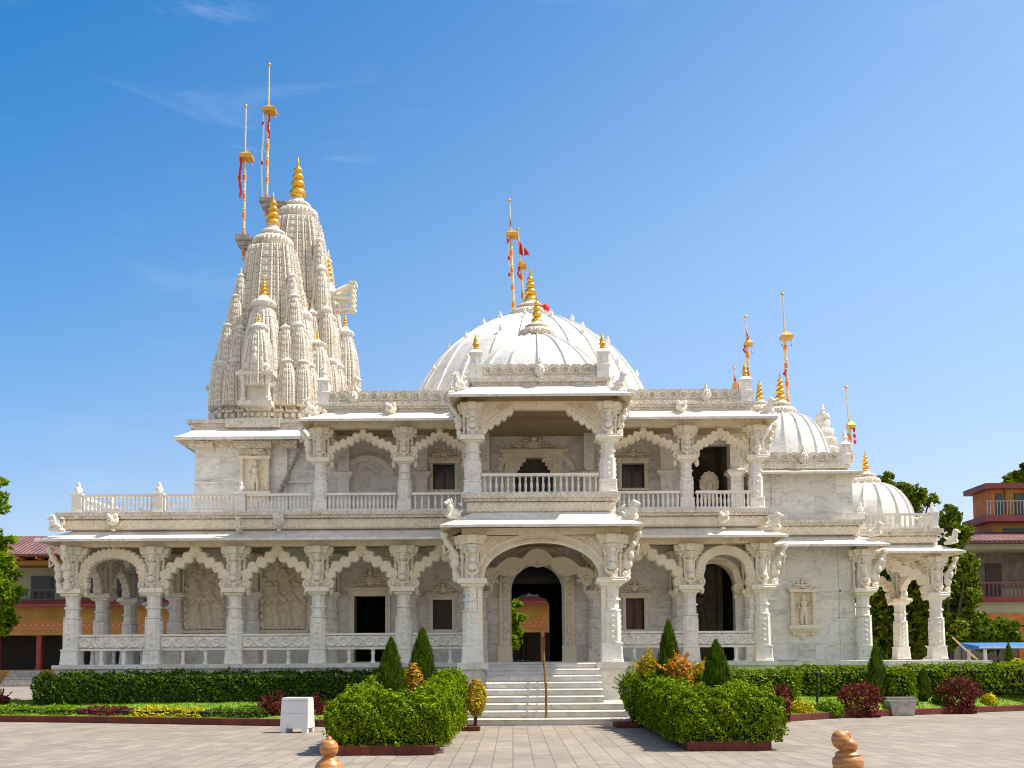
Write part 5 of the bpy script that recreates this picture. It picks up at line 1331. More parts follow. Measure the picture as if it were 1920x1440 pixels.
# ================================================================== PLANTS
def leaf(vs, fs, p, n, s, rng, asp=.5):
    up = Vector((rng.uniform(-1,1), rng.uniform(-1,1), rng.uniform(-.4,1))); t = n.cross(up)
    if t.length < .05: t = n.cross(Vector((1,.3,.2)))
    t.normalize(); b = n.cross(t); o = len(vs)
    vs.extend([p-t*s*asp, p+b*s*.9+n*s*.15, p+t*s*asp, p-b*s*.8]); fs.append((o, o+1, o+2, o+3))
def rv(rng):
    while True:
        v = Vector((rng.uniform(-1,1), rng.uniform(-1,1), rng.uniform(-1,1)))
        if .05 < v.length < 1: return v.normalized()
def clump(x, y, seed):
    s = seed*1.7
    return .5*math.sin(x*5.1+s)*math.sin(y*4.3+s*2)+.5*math.sin(x*11.3+y*7.7+s)
def hedge(boxes, label, mat, size, dens, seed, bulge=.07, core='core', group=None, name='hedge', ztop=None, taper=0):
    """boxes: list of (x0,x1,y0,y1,z0,z1); leaves scattered over outer faces, lumpy surface"""
    rng = random.Random(seed); vs = []; fs = []; cb = MB()
    inside = lambda p, sk: any(k != sk and b[0]+.03 < p.x < b[1]-.03 and b[2]+.03 < p.y < b[3]-.03 and p.z < b[5]-.03 for k, b in enumerate(boxes))
    for bi, (x0, x1, y0, y1, z0, z1) in enumerate(boxes):
        zt = (lambda y: z1) if ztop is None else ztop
        e = .14
        cb.add([(x0+e,y0+e,z0),(x1-e,y0+e,z0),(x1-e,y1-e,z0),(x0+e,y1-e,z0),(x0+e,y0+e,zt(y0)-e),(x1-e,y0+e,zt(y0)-e),(x1-e,y1-e,zt(y1)-e),(x0+e,y1-e,zt(y1)-e)], [(0,3,2,1),(4,5,6,7),(0,1,5,4),(1,2,6,5),(2,3,7,6),(3,0,4,7)])
        F = [((x1-x0)*(y1-y0), 't'), ((x1-x0)*(z1-z0), 'f'), ((x1-x0)*(z1-z0)*.4, 'b'), ((y1-y0)*(z1-z0), 'l'), ((y1-y0)*(z1-z0), 'r')]
        for ar, k in F:
            for q in range(int(ar*dens*(.6 if k == 'f' else 1))):
                a, b = rng.random(), rng.random(); y = y0+(y1-y0)*a; 
                if k == 't': p = Vector((x0+(x1-x0)*b, y, zt(y))); n = Vector((0,0,1))
                elif k in 'fb':
                    yy = y0 if k == 'f' else y1; p = Vector((x0+(x1-x0)*a, yy, z0+(zt(yy)-z0)*b)); n = Vector((0,-1 if k == 'f' else 1,0))
                else: p = Vector((x0 if k == 'l' else x1, y, z0+(zt(y)-z0)*b)); n = Vector((-1 if k == 'l' else 1,0,0))
                # rounded shoulders
                for ax, lo_, hi_ in ((0, x0, x1), (1, y0, y1)):
                    d = min(p[ax]-lo_, hi_-p[ax]); dz = zt(p.y)-p.z; r = .19
                    if d < r and dz < r:
                        m = Vector((r-d, r-dz)); 
                        if m.length > r:
                            f = r/m.length; s_ = 1 if p[ax]-lo_ < hi_-p[ax] else -1
                            p[ax] += s_*((r-d)-(r-d)*f); p.z -= (r-dz)-(r-dz)*f
                u, v = (p.x+p.y, p.z*1.3) if k != 't' else (p.x, p.y)
                p = p + n*(bulge*(clump(u*.9, v*.9, seed)+.7*clump(u*2.7, v*2.3, seed+3)) - abs(rng.gauss(0, .035)) + .02)
                if k != 't' and p.z < z0+.15 and rng.random() < .5: continue
                if inside(p, bi): continue
                d = (n*(1.0 if k != 't' else 1.5) + Vector((.25, 0, .15)) + rv(rng)*.9).normalized(); leaf(vs, fs, p, d, size*rng.uniform(.6, 1.35), rng)
                if rng.random() < .05:
                    q2 = p + n*rng.uniform(.03,.08); leaf(vs, fs, q2, (n+rv(rng)).normalized(), size*1.2, rng)
    o = MB(); o.v = [tuple(v) for v in vs]; o.f = fs
    h = o.build(name, L[mat]); tag(h, label, 'hedge', group); cb.build('shade_core', M[core], h); return h
# clipped planter hedges: U rings round a planted middle
zl = lambda y: .90+.36*(y-16.9)/7.2
zr = lambda y: .93+.26*(y-17.2)/6.8
hedge([(-3.02,-1.14,16.88,17.75,.14,1.05), (-3.02,-2.42,17.75,24.1,.14,1.2), (-1.76,-1.14,17.75,24.3,.14,1.2)], 'bright clipped box hedge around the planter left of the stairs', 'hedge', .028, 4200, 3, .09, ztop=zl)
hedge([(2.80,4.52,17.28,18.1,.14,1.05), (2.80,3.4,18.1,24.1,.14,1.1), (3.95,4.50,18.1,24.1,.14,1.1)], 'bright clipped box hedge around the planter right of the stairs', 'hedge', .028, 4200, 5, .09, ztop=zr)
hedge([(-13.05,-2.2,27.95,28.72,.36,1.22)], 'long dark clipped hedge along the left plinth', 'dhedge', .045, 1100, 7, .06)
hedge([(4.9,7.55,27.0,28.0,.40,1.20)], 'short rounded hedge block in front of the right veranda end', 'hedge', .04, 1200, 9, .08)
hedge([(7.75,11.1,29.1,29.8,.45,1.24)], 'trimmed hedge below the plain right wall', 'hedge', .045, 1100, 11, .07)
hedge([(10.3,10.95,27.9,28.9,.42,1.20)], 'small square hedge stub right of the tall cone shrub', 'hedge', .04, 1200, 13, .06)
hedge([(11.3,15.3,29.5,30.3,.5,1.28)], 'trimmed hedge in front of the right pavilion', 'hedge', .045, 1100, 15, .08)
hedge([(15.35,17.5,29.3,30.3,.4,1.2)], 'trimmed hedge at the far right edge of the lawn', 'hedge', .045, 1000, 16, .08)

def cone(px0, px1, py0, py1, Y, label, seed, mat='thuja', n=5200, fat=.72):
    a = at((px0+px1)/2, py1, Y); b = at((px0+px1)/2, py0, Y); r = (px1-px0)/2/FPX*Y; H = b.z-a.z; rng = random.Random(seed)
    o = thing('cone_shrub', a, label, 'shrub', 'clipped cone shrubs in the flower beds'); vs = []; fs = []
    prof = lambda t: (min(1, (t/.16)**.5) if t < .16 else max(0, 1-((t-.16)/.84)**1.35)**fat)*r
    for k in range(n):
        t = rng.random()**1.25; an = rng.uniform(0, 2*PI); rr = prof(t)*(1+.10*math.sin(an*5+t*17+seed)+.07*math.sin(an*9-t*31)) - abs(rng.gauss(0, .022))
        p = a + Vector((rr*math.cos(an), rr*math.sin(an), H*t)); d = Vector((math.cos(an), math.sin(an), .5))
        nn = (d+rv(rng)*.7).normalized(); s = rng.uniform(.028,.055); tt = Vector((-math.sin(an), math.cos(an), 0))*s*.38; u = (Vector((0,0,1))+d*.35+rv(rng)*.35)*s*1.3; q = len(vs); vs.extend([p-tt, p+tt, p+u]); fs.append((q, q+1, q+2))
    c = MB(); c.lathe([(max(.01, prof(t)*.82), a.z+H*t*.95) for t in (.01,.06,.16,.4,.65,.85,.97)], 12, a.x, a.y); c.build('shade_core', M['core'], o)
    m = MB(); m.v = [tuple(v) for v in vs]; m.f = fs; m.build('foliage', L[mat], o)
    m = MB(); m.tube([a+Vector((0,0,-.6)), a+Vector((0,0,.1))], .03, 6); m.build('trunk', M['bark'], o); return o
cone(705, 761, 1200, 1318, 20.0, 'cone shaped thuja rising from the left planter nearest the camera', 21)
cone(766, 818, 1181, 1290, 22.4, 'cone shaped thuja farther back in the left planter', 22)
cone(1230, 1280, 1167, 1290, 22.4, 'tallest cone thuja in the right planter beside orange crotons', 23)
cone(1319, 1369, 1205, 1290, 20.2, 'stout cone thuja in the right planter in front of the bench rail', 24)
cone(1622, 1667, 1206, 1316, 28.3, 'slender tall cone shrub on the right lawn below the pavilion', 25, 'thuja', 4200, .85)
cone(1716, 1748, 1256, 1314, 28.6, 'small cone shrub on the right lawn near the purple bush', 26, 'thuja', 2600)
cone(1884, 1900, 1208, 1245, 33, 'thin little cone shrub in front of the blue shelter', 27, 'thuja', 1200)

def bush(px0, px1, py0, py1, Y, label, mat, seed, n=2600, size=.045, spiky=.25, catg='shrub', name='shrub', stem=0, z0=None, dy=None, group=None, sq=0):
    a = at((px0+px1)/2, py1, Y); b = at((px0+px1)/2, py0, Y); rx = (px1-px0)/2/FPX*Y; rz = (b.z-a.z)/2; rng = random.Random(seed); ry = dy or rx*.8
    c = Vector((a.x, Y, a.z+rz)); vs = []; fs = []
    if not stem: c.z = a.z+.55*rz; rz *= 1.45
    lumps = [rv(rng) for _ in range(9)]
    for k in range(n):
        d = rv(rng); f = 1+spiky*(max(l.dot(d) for l in lumps)-.75)*1.3; r = f*(1-abs(rng.gauss(0,.16))) + (.12*rng.random() if rng.random() < .12 else 0)
        e = d if not sq else Vector([math.copysign(abs(q)**.45, q) for q in d])
        p = c + Vector((e.x*rx*r, e.y*ry*r, e.z*rz*r)); p.z = max(p.z, a.z-.03); leaf(vs, fs, p, (d+rv(rng)*.8+Vector((0,0,.3))).normalized(), size*rng.uniform(.6,1.4), rng, .4)
    if spiky > .3:
        for k in range(int(n*.03)):
            d = rv(rng); d.z = abs(d.z)*.8+.3; d.normalize(); p0 = c+Vector((d.x*rx, d.y*ry, d.z*rz))*.9
            for q in range(8): leaf(vs, fs, p0+d*(.03*q), (d.cross(rv(rng))).normalized(), size*.8, rng, .4)
    o = thing(name, (a.x, Y, a.z if not stem else 0), label, catg, group)
    m = MB(); m.v = [tuple(v) for v in vs]; m.f = fs; m.build('foliage', L[mat], o)
    m = MB(); zb = 0.05 if stem else a.z-.05
    for k in range(5): m.tube([(a.x+rng.uniform(-.03,.03), Y+rng.uniform(-.03,.03), zb), (a.x+rng.uniform(-.3,.3)*rx, Y+rng.uniform(-.3,.3)*ry, c.z)], [.025, .012], 6)
    m.build('stems', M['bark'], o)
    return o
bush(758, 796, 1244, 1300, 21.4, 'orange and pink croton between the two cone thujas in the left planter', 'croton', 31, 1100, .055, .28)
bush(872, 911, 1273, 1343, 22.6, 'yellow croton on dark stems in its own small kerb left of the stairs', 'crotony', 32, 1300, .045, .29, stem=1)
bush(1160, 1212, 1263, 1345, 23.4, 'round green bush in its own small kerb right of the stairs', 'hedge', 33, 2600, .04, .35, stem=1)
bush(1198, 1236, 1229, 1285, 22.9, 'yellow and orange croton left of the tallest cone thuja', 'crotony', 34, 900, .06, .5)
bush(1243, 1298, 1234, 1285, 21.6, 'bright orange croton right of the tallest cone thuja', 'croton', 35, 1100, .06, .5)
bush(1298, 1325, 1246, 1285, 22.4, 'small yellow croton beside the stout cone thuja', 'crotony', 36, 600, .055, .5)
bush(1452, 1480, 1290, 1350, 24.9, 'dark purple shrub behind the right planter hedge', 'red', 37, 1400, .05, .95)
bush(1578, 1650, 1286, 1340, 26.7, 'wide purple shrub at the foot of the slender cone shrub', 'red', 38, 1900, .055, .95)
bush(1763, 1840, 1276, 1334, 28.2, 'largest purple shrub with upright twigs near the right kerb', 'red', 39, 2100, .055, .95)
bush(1480, 1526, 1313, 1340, 25.8, 'low golden mound left of the thin black post', 'yellow', 40, 1500, .045, .2)
bush(1838, 1870, 1300, 1326, 28.9, 'low golden mound between the largest purple shrub and a green mound', 'yellow', 41, 1100, .045, .2)
bush(1526, 1580, 1313, 1338, 26.3, 'low green mound right of the thin black post', 'low', 42, 1500, .05, .25)
bush(1850, 1910, 1294, 1316, 30.0, 'flat green mound near the right edge', 'low', 43, 1500, .05, .2)
bush(1745, 1790, 1303, 1322, 28.3, 'low dark green mat left of the largest purple shrub', 'dhedge', 44, 1100, .05, .2)
bush(1696, 1722, 1303, 1322, 28.0, 'low green tuft right of the stone trough', 'low', 45, 700, .05, .2)
bush(1880, 1930, 1235, 1262, 33, 'golden shrub behind the hedge at the right edge', 'yellow', 46, 1500, .06, .25)
bush(1905, 1940, 1283, 1325, 30.5, 'dark red shrub cut by the right edge', 'red', 47, 1200, .05, .3)
# low bed along the left kerb
def kerb_y(x):
    for (xa, ya), (xb, yb) in zip(KL, KL[1:]):
        if x <= xb: return ya+(yb-ya)*(x-xa)/(xb-xa)
    return KL[-1][1]
def strip(px0, px1, py0, py1, Y, label, mat, seed, n, h=.24, d0=.16, d1=.95):
    rng = random.Random(seed); xa, xb = (px0-960)/FPX*Y, (px1-960)/FPX*Y; vs = []; fs = []
    o = thing('bedding_plant', ((xa+xb)/2, kerb_y((xa+xb)/2)+.5, .18), label, 'bedding plant')
    for k in range(int((xb-xa)*(d1-d0)*1500)):
        u, v = rng.random(), rng.random(); x = xa+(xb-xa)*u + .07*math.sin(v*9+seed); y = kerb_y(x)+d0+(d1-d0)*v
        e = (1-abs(2*v-1)**4)*(1-abs(2*u-1)**14)*(.72+.28*math.sin(x*7+seed)*math.sin(y*11))
        z = .17+.05*v+h*e*(rng.random()**.4) + (.05*rng.random() if rng.random() < .05 else 0)
        leaf(vs, fs, Vector((x, y, z)), (Vector((.15, -.35, 1))+rv(rng)*.9).normalized(), .04*rng.uniform(.6, 1.4), rng, .42)
    m = MB(); m.v = [tuple(q) for q in vs]; m.f = fs; m.build('foliage', L[mat], o)
    c = MB(); n_ = 12; c.loft([[(xa+(xb-xa)*i_/n_, kerb_y(xa+(xb-xa)*i_/n_)+d0+.08, .1), (xa+(xb-xa)*i_/n_, kerb_y(xa+(xb-xa)*i_/n_)+d0+.12, .17+h*.55), (xa+(xb-xa)*i_/n_, kerb_y(xa+(xb-xa)*i_/n_)+d1-.12, .20+h*.55), (xa+(xb-xa)*i_/n_, kerb_y(xa+(xb-xa)*i_/n_)+d1-.06, .1)] for i_ in range(n_+1)], True, True); c.build('shade_core', M['core'], o)
    return o
strip(-30, 76, 1320, 1350, 27.6, 'light green low bedding at the left end of the kerb', 'low', 51, 2600)
strip(66, 168, 1322, 1350, 27.2, 'mid green low bedding beside the light green bedding', 'low', 52, 2400)
strip(152, 260, 1324, 1350, 26.7, 'purple brown low bedding behind the left kerb', 'red', 53, 2600)
strip(244, 398, 1323, 1351, 26.0, 'long golden yellow bedding strip behind the left kerb', 'yellow', 54, 4200)
strip(384, 512, 1324, 1352, 25.3, 'dark green bedding strip left of the white bin', 'dhedge', 55, 2600)
bush(495, 535, 1306, 1348, 25.2, 'dark purple shrub just left of the white bin', 'red', 56, 1300, .05, .5)
bush(580, 606, 1312, 1348, 24.9, 'small purple shrub just right of the white bin', 'red', 57, 800, .05, .5)
bush(-10, 16, 1304, 1316, 28.4, 'tiny dark red shrub at the left edge', 'red', 58, 500, .05, .5)

# trees: trunk, limbs and a crown of many leaves in uneven clumps
def tree(base, blobs, label, mat, seed, n=9000, size=.14, trunk=.18, name='leafy_tree', catg='tree', group=None):
    rng = random.Random(seed); o = thing(name, base, label, catg, group); B = Vector(base); vs = []; fs = []
    W = sum(b[3]**2 for b in blobs); tr = MB()
    top = max(blobs, key=lambda b: b[2]); C0 = Vector((sum(b[0] for b in blobs)/len(blobs), sum(b[1] for b in blobs)/len(blobs), min(b[2] for b in blobs)))
    fork = B.lerp(C0, .8); tr.tube([B+Vector((0,0,-.1)), B+Vector((0,0,.15)), B.lerp(fork, .5)+Vector((.06,0,0)), fork], [trunk*1.5, trunk*1.1, trunk*.9, trunk*.75], 9)
    for (x, y, z, r) in blobs:
        c = Vector((x, y, z)); tr.tube([fork, fork.lerp(c, .5)+rv(rng)*.15*r, c], [trunk*.55, trunk*.3, trunk*.12], 6)
        subs = [(c + rv(rng)*r*rng.uniform(.45,.95), r*rng.uniform(.25,.45)) for _ in range(9)]
        for k in range(int(n*r*r/W)):
            q, sr = subs[rng.randrange(9)]; d = rv(rng)
            if rng.random() < .25: q, sr = c, r*.8
            p = q + Vector((d.x, d.y, d.z*.8))*sr*(rng.random()**.35)
            leaf(vs, fs, p, (d*.7+rv(rng)+Vector((0,0,.4))).normalized(), size*rng.uniform(.6,1.3), rng, .42)
    tr.build('trunk', M['bark'], o, smooth=60); m = MB(); m.v = [tuple(v) for v in vs]; m.f = fs; m.build('crown', L[mat], o); return o
def tblobs(lst, Y, dy=1.0, seed=0):
    rng = random.Random(seed); o = []
    for px, py, r in lst: p = at(px, py, Y+rng.uniform(-dy, dy)); o.append((p.x, p.y, p.z, r/FPX*Y))
    return o
p = at(-95, 1280, 33); tree((p.x, 33, 0), tblobs([(-40,930,48),(-20,1010,40),(0,1060,40),(-5,1110,42),(-60,1060,60),(2,1160,34),(-50,1150,55),(-90,980,60),(-20,900,26),(20,1085,20),(10,1020,20)], 33, .8), 'bright green leafy tree cut by the left edge', 'btree', 61, 10000, .13, .2)
p = at(1770, 1240, 45); tree((p.x, 45, 0), tblobs([(1780,965,26),(1788,1010,38),(1765,1060,52),(1812,1060,32),(1790,1115,50),(1745,1120,52),(1826,1100,18),(1770,1180,58),(1815,1165,30),(1730,1190,48)], 45, 1.2, 2), 'tall dark green tree just right of the pavilion', 'dtree', 62, 17000, .15, .22)
p = at(1690, 1240, 50); tree((p.x, 50, 0), tblobs([(1655,905,22),(1690,928,28),(1722,932,24),(1742,940,18),(1700,960,40),(1655,970,50),(1690,1020,60),(1650,1060,50)], 50, 1.4, 3), 'dark tree whose crown tops the right lower dome', 'dtree', 63, 12000, .16, .28)
p = at(1670, 1240, 48); tree((p.x, 48, 0), tblobs([(1650,1090,55),(1700,1100,50),(1660,1150,60),(1710,1170,55),(1640,1190,50),(1690,1210,40)], 47, 1.2, 4), 'dark bushy tree seen between the pavilion columns', 'dtree', 64, 20000, .17, .2)
p = at(1865, 1240, 44); tree((p.x, 44, 0), tblobs([(1845,1185,28),(1880,1175,30),(1862,1200,30),(1900,1195,22)], 44, .8, 5), 'small light green tree in front of the right building', 'tree', 65, 4200, .14, .1)
p = at(1905, 1240, 90); tree((p.x, 90, 0), tblobs([(1905,895,16),(1925,890,22),(1890,905,12)], 90, .8, 6), 'distant tree behind the orange rooftop tower', 'dtree', 66, 2500, .25, .2)
p = at(965, 1240, 56); tree((p.x-.2, 56, 0), tblobs([(955,1135,24),(965,1160,20),(962,1185,24),(950,1200,22)], 56, .5, 7), 'bright young tree seen through the central doorway', 'btree', 67, 3200, .15, .1)

# ================================================================== OTHER BUILDINGS
bl = thing('lodging_house', (-18, 70, 0), 'long two-storey yellow building with a red tiled roof behind the left veranda', 'building')
Y = 67.0; X0, X1 = -48, 6.5
mb = MB(); 
for k in range(22):
    x = X0+k*2.5; mb.box(x, x+1.15, Y+2.2, Y+2.4, 1.2, 4.0)
mb.box(X0, X1, Y+2.21, Y+2.39, 5.4, 8.3) ; mb.box(X0, X1, Y+2.4, Y+8, 0, 8.3); mb.build('wall', M['paleyellow'], bl)
mb = MB(); mb.box(X0, X1, Y+.1, Y+2.19, 5.2, 5.4); mb.box(X0, X1, Y-.1, Y+2.3, 7.92, 8.2); mb.box(X0, X1, Y, Y+.2, 4.15, 5.15); mb.box(X0, X1, Y-.05, Y+.2, 3.3, 3.5); mb.box(X0, X1, Y-.02, Y+2.2, .0, 1.05); mb.build('fascia', M['yellow'], bl)
mb = MB(); mb.box(X0, X1, Y+.02, Y+.18, 3.5, 4.15); mb.build('patterned_band', M['fascia'], bl)
mb = MB(); mb.add([(X0-.5,Y-.9,5.12),(X1+.5,Y-.9,5.12),(X1+.5,Y+.3,5.45),(X0-.5,Y+.3,5.45),(X0-.5,Y-.9,5.28),(X1+.5,Y-.9,5.28),(X1+.5,Y+.3,5.62),(X0-.5,Y+.3,5.62)], [(0,3,2,1),(4,5,6,7),(0,1,5,4),(1,2,6,5),(2,3,7,6),(3,0,4,7)]); mb.build('canopy', M['redpaint'], bl)
mb = MB(); mb.add([(X0-.8,Y-1.0,8.55),(X1+.8,Y-1.0,8.55),(X1+.8,Y+3,10.2),(X0-.8,Y+3,10.2),(X1+.8,Y+9,8.3),(X0-.8,Y+9,8.3),(X0-.8,Y-1.0,8.42),(X1+.8,Y-1.0,8.42)], [(0,1,2,3),(3,2,4,5),(6,7,1,0),(6,5,4,7),(0,3,5,6),(7,4,2,1)]); mb.build('roof', M['tile'], bl)
mb = MB()
for k in range(45): mb.box(X0+k*1.22, X0+k*1.22+.14, Y-.9, Y+.2, 8.22, 8.4)
mb.build('rafters', M['orangepaint'], bl)
k = 0
for i in range(19):
    x = X0+1.0+i*2.9; m = MB(); m.box(x, x+1.5, Y+2.0, Y+2.1, 5.6, 7.35); w = m.build('window', M['bluegrey'], bl); m = MB(); m.box(x+.12, x+1.38, Y+1.95, Y+1.99, 5.75, 7.2); m.build('pane', M['glass'], w)
mb = MB(); mb.box(X0, X1, Y+.3, Y+.4, 6.25, 6.34); mb.box(X0, X1, Y+.32, Y+.38, 5.62, 5.70)
for i in range(130): x = X0+i*.42; mb.box(x, x+.05, Y+.33, Y+.37, 5.7, 6.25)
mb.build('balcony_railing', M['bluegrey'], bl)
for i in range(20):
    x = X0+.5+i*2.75; m = MB(); m.box(x, x+.3, Y+.02, Y+.3, 1.05, 3.3) if False else m.sq([(.2,1.052),(.15,1.3),(.15,3.1),(.2,3.298)], x, Y+.25); m.build('post', M['redpaint'], bl)
mb = MB(); mb.box(X0, X1, Y+2.05, Y+2.19, 1.06, 3.29); mb.build('arcade_shade_sheet', M['dark'], bl)  # dark sheet stands in for the shade behind the arcade posts
mb = MB()
for i in range(5): mb.box(at(12, 1275, 66).x, at(70, 1275, 66).x, Y-.35-.3*(5-i), Y-.05, .2*i, .2*(i+1)-.002)
mb.build('steps', M['stone'], bl)

br = thing('guest_house', (31, 62, 0), 'red-tiled building with a shaded loggia and orange roof tower at the right edge', 'building')
Y = 60.0; xl = at(1822, 1100, Y).x; XR = xl+22
z = lambda py: at(1900, py, Y).z
mb = MB(); mb.box(xl, XR, Y+2.5, Y+4.5, 0, z(1020)); mb.box(xl+.2, XR, Y+.2, Y+.5, z(1150), z(1128)); mb.box(xl-.3, XR, Y-.2, Y+2.4, z(1030), z(1016)); mb.build('wall', M['paleyellow'], br)
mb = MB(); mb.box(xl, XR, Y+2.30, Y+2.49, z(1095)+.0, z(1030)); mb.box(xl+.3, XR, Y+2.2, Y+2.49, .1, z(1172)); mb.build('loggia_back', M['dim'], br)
for i in range(7): x = xl+1.9+i*3.2; mb = MB(); mb.box(x, x+.95, Y+2.2, Y+2.295, z(1120), z(1050)); mb.build('door', M['wood'], br)
mb = MB(); 
for i in range(5): x = xl+2.9+i*5; mb.box(x-.15, x+.15, Y+.2, Y+.5, 0, z(1175))
mb.box(xl+.1, XR, Y+.1, Y+.6, z(1172), z(1150)-.003); mb.build('orange_beam', M['orangepaint'], br)
mb = MB(); mb.box(xl-.2, XR, Y-.3, Y+2.3, z(1128)+.002, z(1119)); mb.build('red_ledge', M['redpaint'], br)
mb = MB(); mb.box(xl, XR, Y-.1, Y, z(1094), z(1091))
for i in range(90): mb.box(xl+i*.24, xl+i*.24+.05, Y-.08, Y-.03, z(1119), z(1094))
mb.build('balcony_railing', M['maroon'], br)
mb = MB(); za, zb_ = z(1016)+.002, z(988); mb.add([(xl-.6,Y-.9,za),(XR,Y-.9,za),(XR,Y+2.2,zb_),(xl+.9,Y+2.2,zb_),(XR,Y+5,za),(xl-.6,Y+5,za),(xl-.6,Y-.9,za-.15),(XR,Y-.9,za-.15),(XR,Y+5,za-.15),(xl-.6,Y+5,za-.15)], [(0,1,2,3),(3,2,4,5),(0,3,5),(6,7,1,0),(6,0,5,9),(6,9,8,7)]); mb.build('roof', M['tile'], br)
tx = at(1856, 940, 62).x; zz = lambda py: at(1880, py, 62).z; TB = .9; b0, b1, b2, b3 = zz(990), zz(968), zz(918), zz(908)
mb = MB(); mb.box(tx, tx+9, 62, 64.3, b0-.25, b2); mb.build('tower', M['orangepaint'], br)
mb = MB()
for i in range(6): mb.box(tx+.9+i*1.7, tx+1.35+i*1.7, 61.85, 61.998, b1, b2)
mb.box(tx-.002, tx+8, 61.9, 61.998, b0-.25, b1-.55); mb.build('tower_pilasters', M['yellow'], br)
mb = MB(); mb.box(tx-.6, tx+9, 61.2, 64.6, b1-.4, b1-.02); mb.box(tx-.45, tx+9, 61.5, 64.6, b2+.002, b3); mb.build('tower_slabs', M['maroon'], br)
for i in range(4):
    m = MB(); m.box(tx+.35+i*2.1, tx+.75+i*2.1, 61.9, 61.99, b1+.15, b2-.25) if i == 0 else m.box(tx+1.5+(i-1)*1.75, tx+2.2+(i-1)*1.75, 61.92, 61.99, b1+.1, b2-.25); w = m.build('window', M['bluegrey'], br)
mb = MB(); mb.box(tx+.7, tx+8, 61.8, 61.89, b0-.2, b1-.75); mb.build('lower_window', M['bluegrey'], br)
mb = MB(); mb.box(tx-.55, tx+8, 61.22, 61.27, zz(942)-.05, zz(942))
for i in range(44): mb.box(tx-.55+i*.2, tx-.51+i*.2, 61.23, 61.26, b1, zz(942)-.05)
mb.build('tower_railing', M['steel'], br)
# blue-roofed shelter
sh = thing('parking_shelter', (at(1870,1240,40).x, 40, 0), 'low blue-roofed shelter on thin posts behind the right hedge', 'shelter')
a, b = at(1820, 1217, 40), at(1960, 1207, 40); b.z = a.z+.16; mb = MB(); mb.add([(a.x,39.2,a.z),(b.x,39.2,a.z),(b.x,41,a.z),(a.x,41,a.z),(a.x,39.2,b.z-.06),(b.x,39.2,b.z-.06),(b.x,41,b.z+.1),(a.x,41,b.z+.1)], [(0,3,2,1),(4,5,6,7),(0,1,5,4),(1,2,6,5),(2,3,7,6),(3,0,4,7)]); mb.build('roof', M['bluepaint'], sh)
for x, mt in ((a.x+.28, 'white'), (a.x+2.7, 'steel')):
    for y in (39.4, 40.8): m = MB(); m.box(x-.05, x+.05, y-.05, y+.05, 0, a.z-.002); m.build('post', M[mt], sh)
m = MB(); m.box(a.x-.03, b.x, 39.12, 39.198, a.z+.02, a.z+.09); m.build('edge_trim', M['white'], sh)

# ================================================================== STREET FURNITURE
b = at(554, 1370, 22.1); bn = thing('litter_bin', (b.x, 22.1, 0), 'scuffed white metal litter bin on short feet by the left kerb', 'bin')
mb = MB(); mb.M = Matrix.Translation((b.x, 22.3, 0)) @ Matrix.Rotation(R_(-9), 4, 'Z')
w0, w1, d0, d1 = .31, .29, .22, .16
mb.loft([[(-w0,-d0,.10),(w0,-d0,.10),(w0,d0,.10),(-w0,d0,.10)],[(-w0,-d0,.13),(w0,-d0,.13),(w0,d0,.13),(-w0,d0,.13)],[(-w1-.005,-d1-.01,.73),(w1+.005,-d1-.01,.73),(w1+.005,d1+.01,.73),(-w1-.005,d1+.01,.73)],[(-w1+.01,-d1,.755),(w1-.01,-d1,.755),(w1-.01,d1,.755),(-w1+.01,d1,.755)]], True, True)
mb.build('body', M['binwhite'], bn, smooth=25)
mb = MB(); mb.M = Matrix.Translation((b.x, 22.3, 0)) @ Matrix.Rotation(R_(-9), 4, 'Z'); mb.box(.255,.285,-.12,.12,.57,.68); mb.build('slot', M['dark'], bn)
mb = MB(); mb.M = Matrix.Translation((b.x, 22.3, 0)) @ Matrix.Rotation(R_(-9), 4, 'Z'); mb.box(-.298,.298,-.186,-.172,.700,.708); mb.box(-.30,.30,-.2,-.19,.42,.424); mb.build('seam', M['stone'], bn)
for sx in (-1, 1):
    for sy in (-1, 1):
        m = MB(); m.M = Matrix.Translation((b.x, 22.3, 0)) @ Matrix.Rotation(R_(-9), 4, 'Z'); m.box(sx*.24-.06, sx*.24+.06, sy*.17-.05, sy*.17+.05, 0, .099); m.build('foot', M['binwhite'], bn)
# bollards in the foreground
x = at(617, 1403, 8.5).x; bo = thing('bollard', (x, 8.5, 0), 'ochre stone bollard with a round ball top at the left front', 'bollard')
mb = MB(); mb.lathe([(.16,0),(.16,.08),(.12,.12),(.11,.45),(.125,.50),(.12,.56),(.128,.62),(.123,.66),(.10,.71),(.062,.745),(.058,.755)], 32, x, 8.5); mb.build('body', M['ochre'], bo, smooth=40)
mb = MB(); prof = [(.056,.752)] + [(.077*math.sin(PI*(.18+.80*i/14))**.9, .826-.078*math.cos(PI*(.18+.80*i/14))) for i in range(15)]; mb.lathe(prof, 32, x, 8.5); mb.lathe([(.022,.898),(.026,.908),(.012,.925),(.004,.93)], 12, x, 8.5); mb.build('ball_top', M['ochre'], bo, smooth=50)
x = at(1585, 1403, 8.5).x; bo = thing('bollard', (x, 8.5, 0), 'ochre stone bollard with a double-lobed top at the right front', 'bollard')
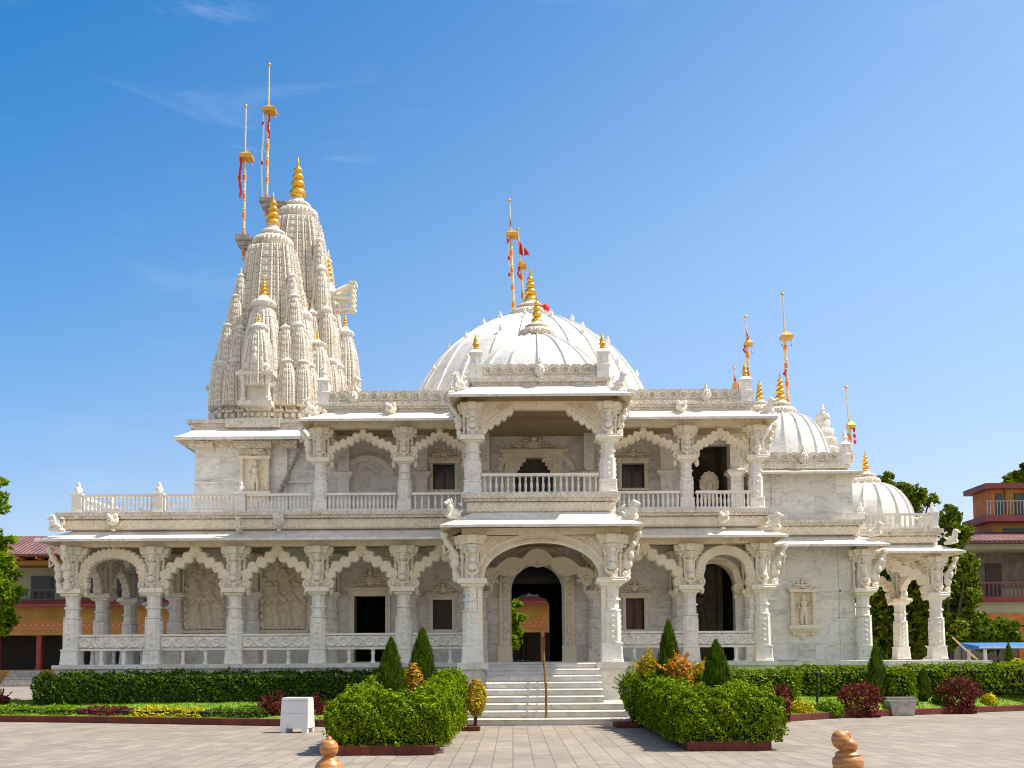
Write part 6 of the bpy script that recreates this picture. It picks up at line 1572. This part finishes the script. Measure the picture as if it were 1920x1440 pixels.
mb = MB(); mb.lathe([(.16,0),(.16,.08),(.12,.12),(.115,.45),(.13,.55),(.128,.62),(.122,.655),(.128,.675),(.124,.715),(.105,.735),(.10,.745),(.105,.755),(.085,.775),(.07,.78)], 32, x+.02, 8.5); mb.build('body', M['ochre'], bo, smooth=40)
mb = MB()
Rm = Matrix.Rotation(R_(-18), 3, 'Y'); mb.ball((x-.030, 8.52, .868), (.074,.074,.084), 24, 16, Rm); mb.ball((x+.024, 8.470, .834), (.070,.066,.056), 24, 16, Matrix.Rotation(R_(28), 3, 'Y')); mb.ball((x+.012, 8.54, .905), (.05,.045,.045), 16, 10)
mb.lathe([(.068,.775),(.062,.80),(.06,.84)], 24, x+.02, 8.5); mb.build('lobed_top', M['ochre'], bo, smooth=60)
# thin black post and stone trough on the right lawn
p = at(1533, 1325, 26.6); q = at(1533, 1262, 26.6); lp = thing('garden_post', (p.x, 26.6, .2), 'thin dark post standing in the right flower bed', 'post')
mb = MB(); mb.tube([(p.x, 26.6, .1), (p.x, 26.6, q.z)], .032, 8); mb.lathe([(.05,q.z-.03),(.05,q.z+.01),(.02,q.z+.03)], 10, p.x, 26.6); mb.build('shaft', M['dark'], lp, smooth=50)
mb = MB(); mb.box(p.x-.16, p.x+.14, 26.57, 26.63, q.z-.05, q.z-.02); mb.build('cross_arm', M['dark'], lp)
p = at(1682, 1338, 27.6); tr_ = thing('stone_trough', (p.x, 27.5, .0), 'grey tapered stone trough set in the right kerb', 'trough')
mb = MB(); zt = .40
mb.loft([[(p.x-.30,27.1,0),(p.x+.26,27.1,0),(p.x+.26,27.5,0),(p.x-.30,27.5,0)],[(p.x-.38,27.05,zt),(p.x+.34,27.05,zt),(p.x+.34,27.55,zt),(p.x-.38,27.55,zt)],[(p.x-.33,27.1,zt),(p.x+.29,27.1,zt),(p.x+.29,27.5,zt),(p.x-.33,27.5,zt)],[(p.x-.28,27.12,.2),(p.x+.24,27.12,.2),(p.x+.24,27.48,.2),(p.x-.28,27.48,.2)]], True, True); mb.build('basin', M['stone'], tr_)
mb = MB(); mb.box(p.x-.26, p.x+.52, 27.6, 27.95, .40, .47); mb.build('slab', M['stone'], tr_)
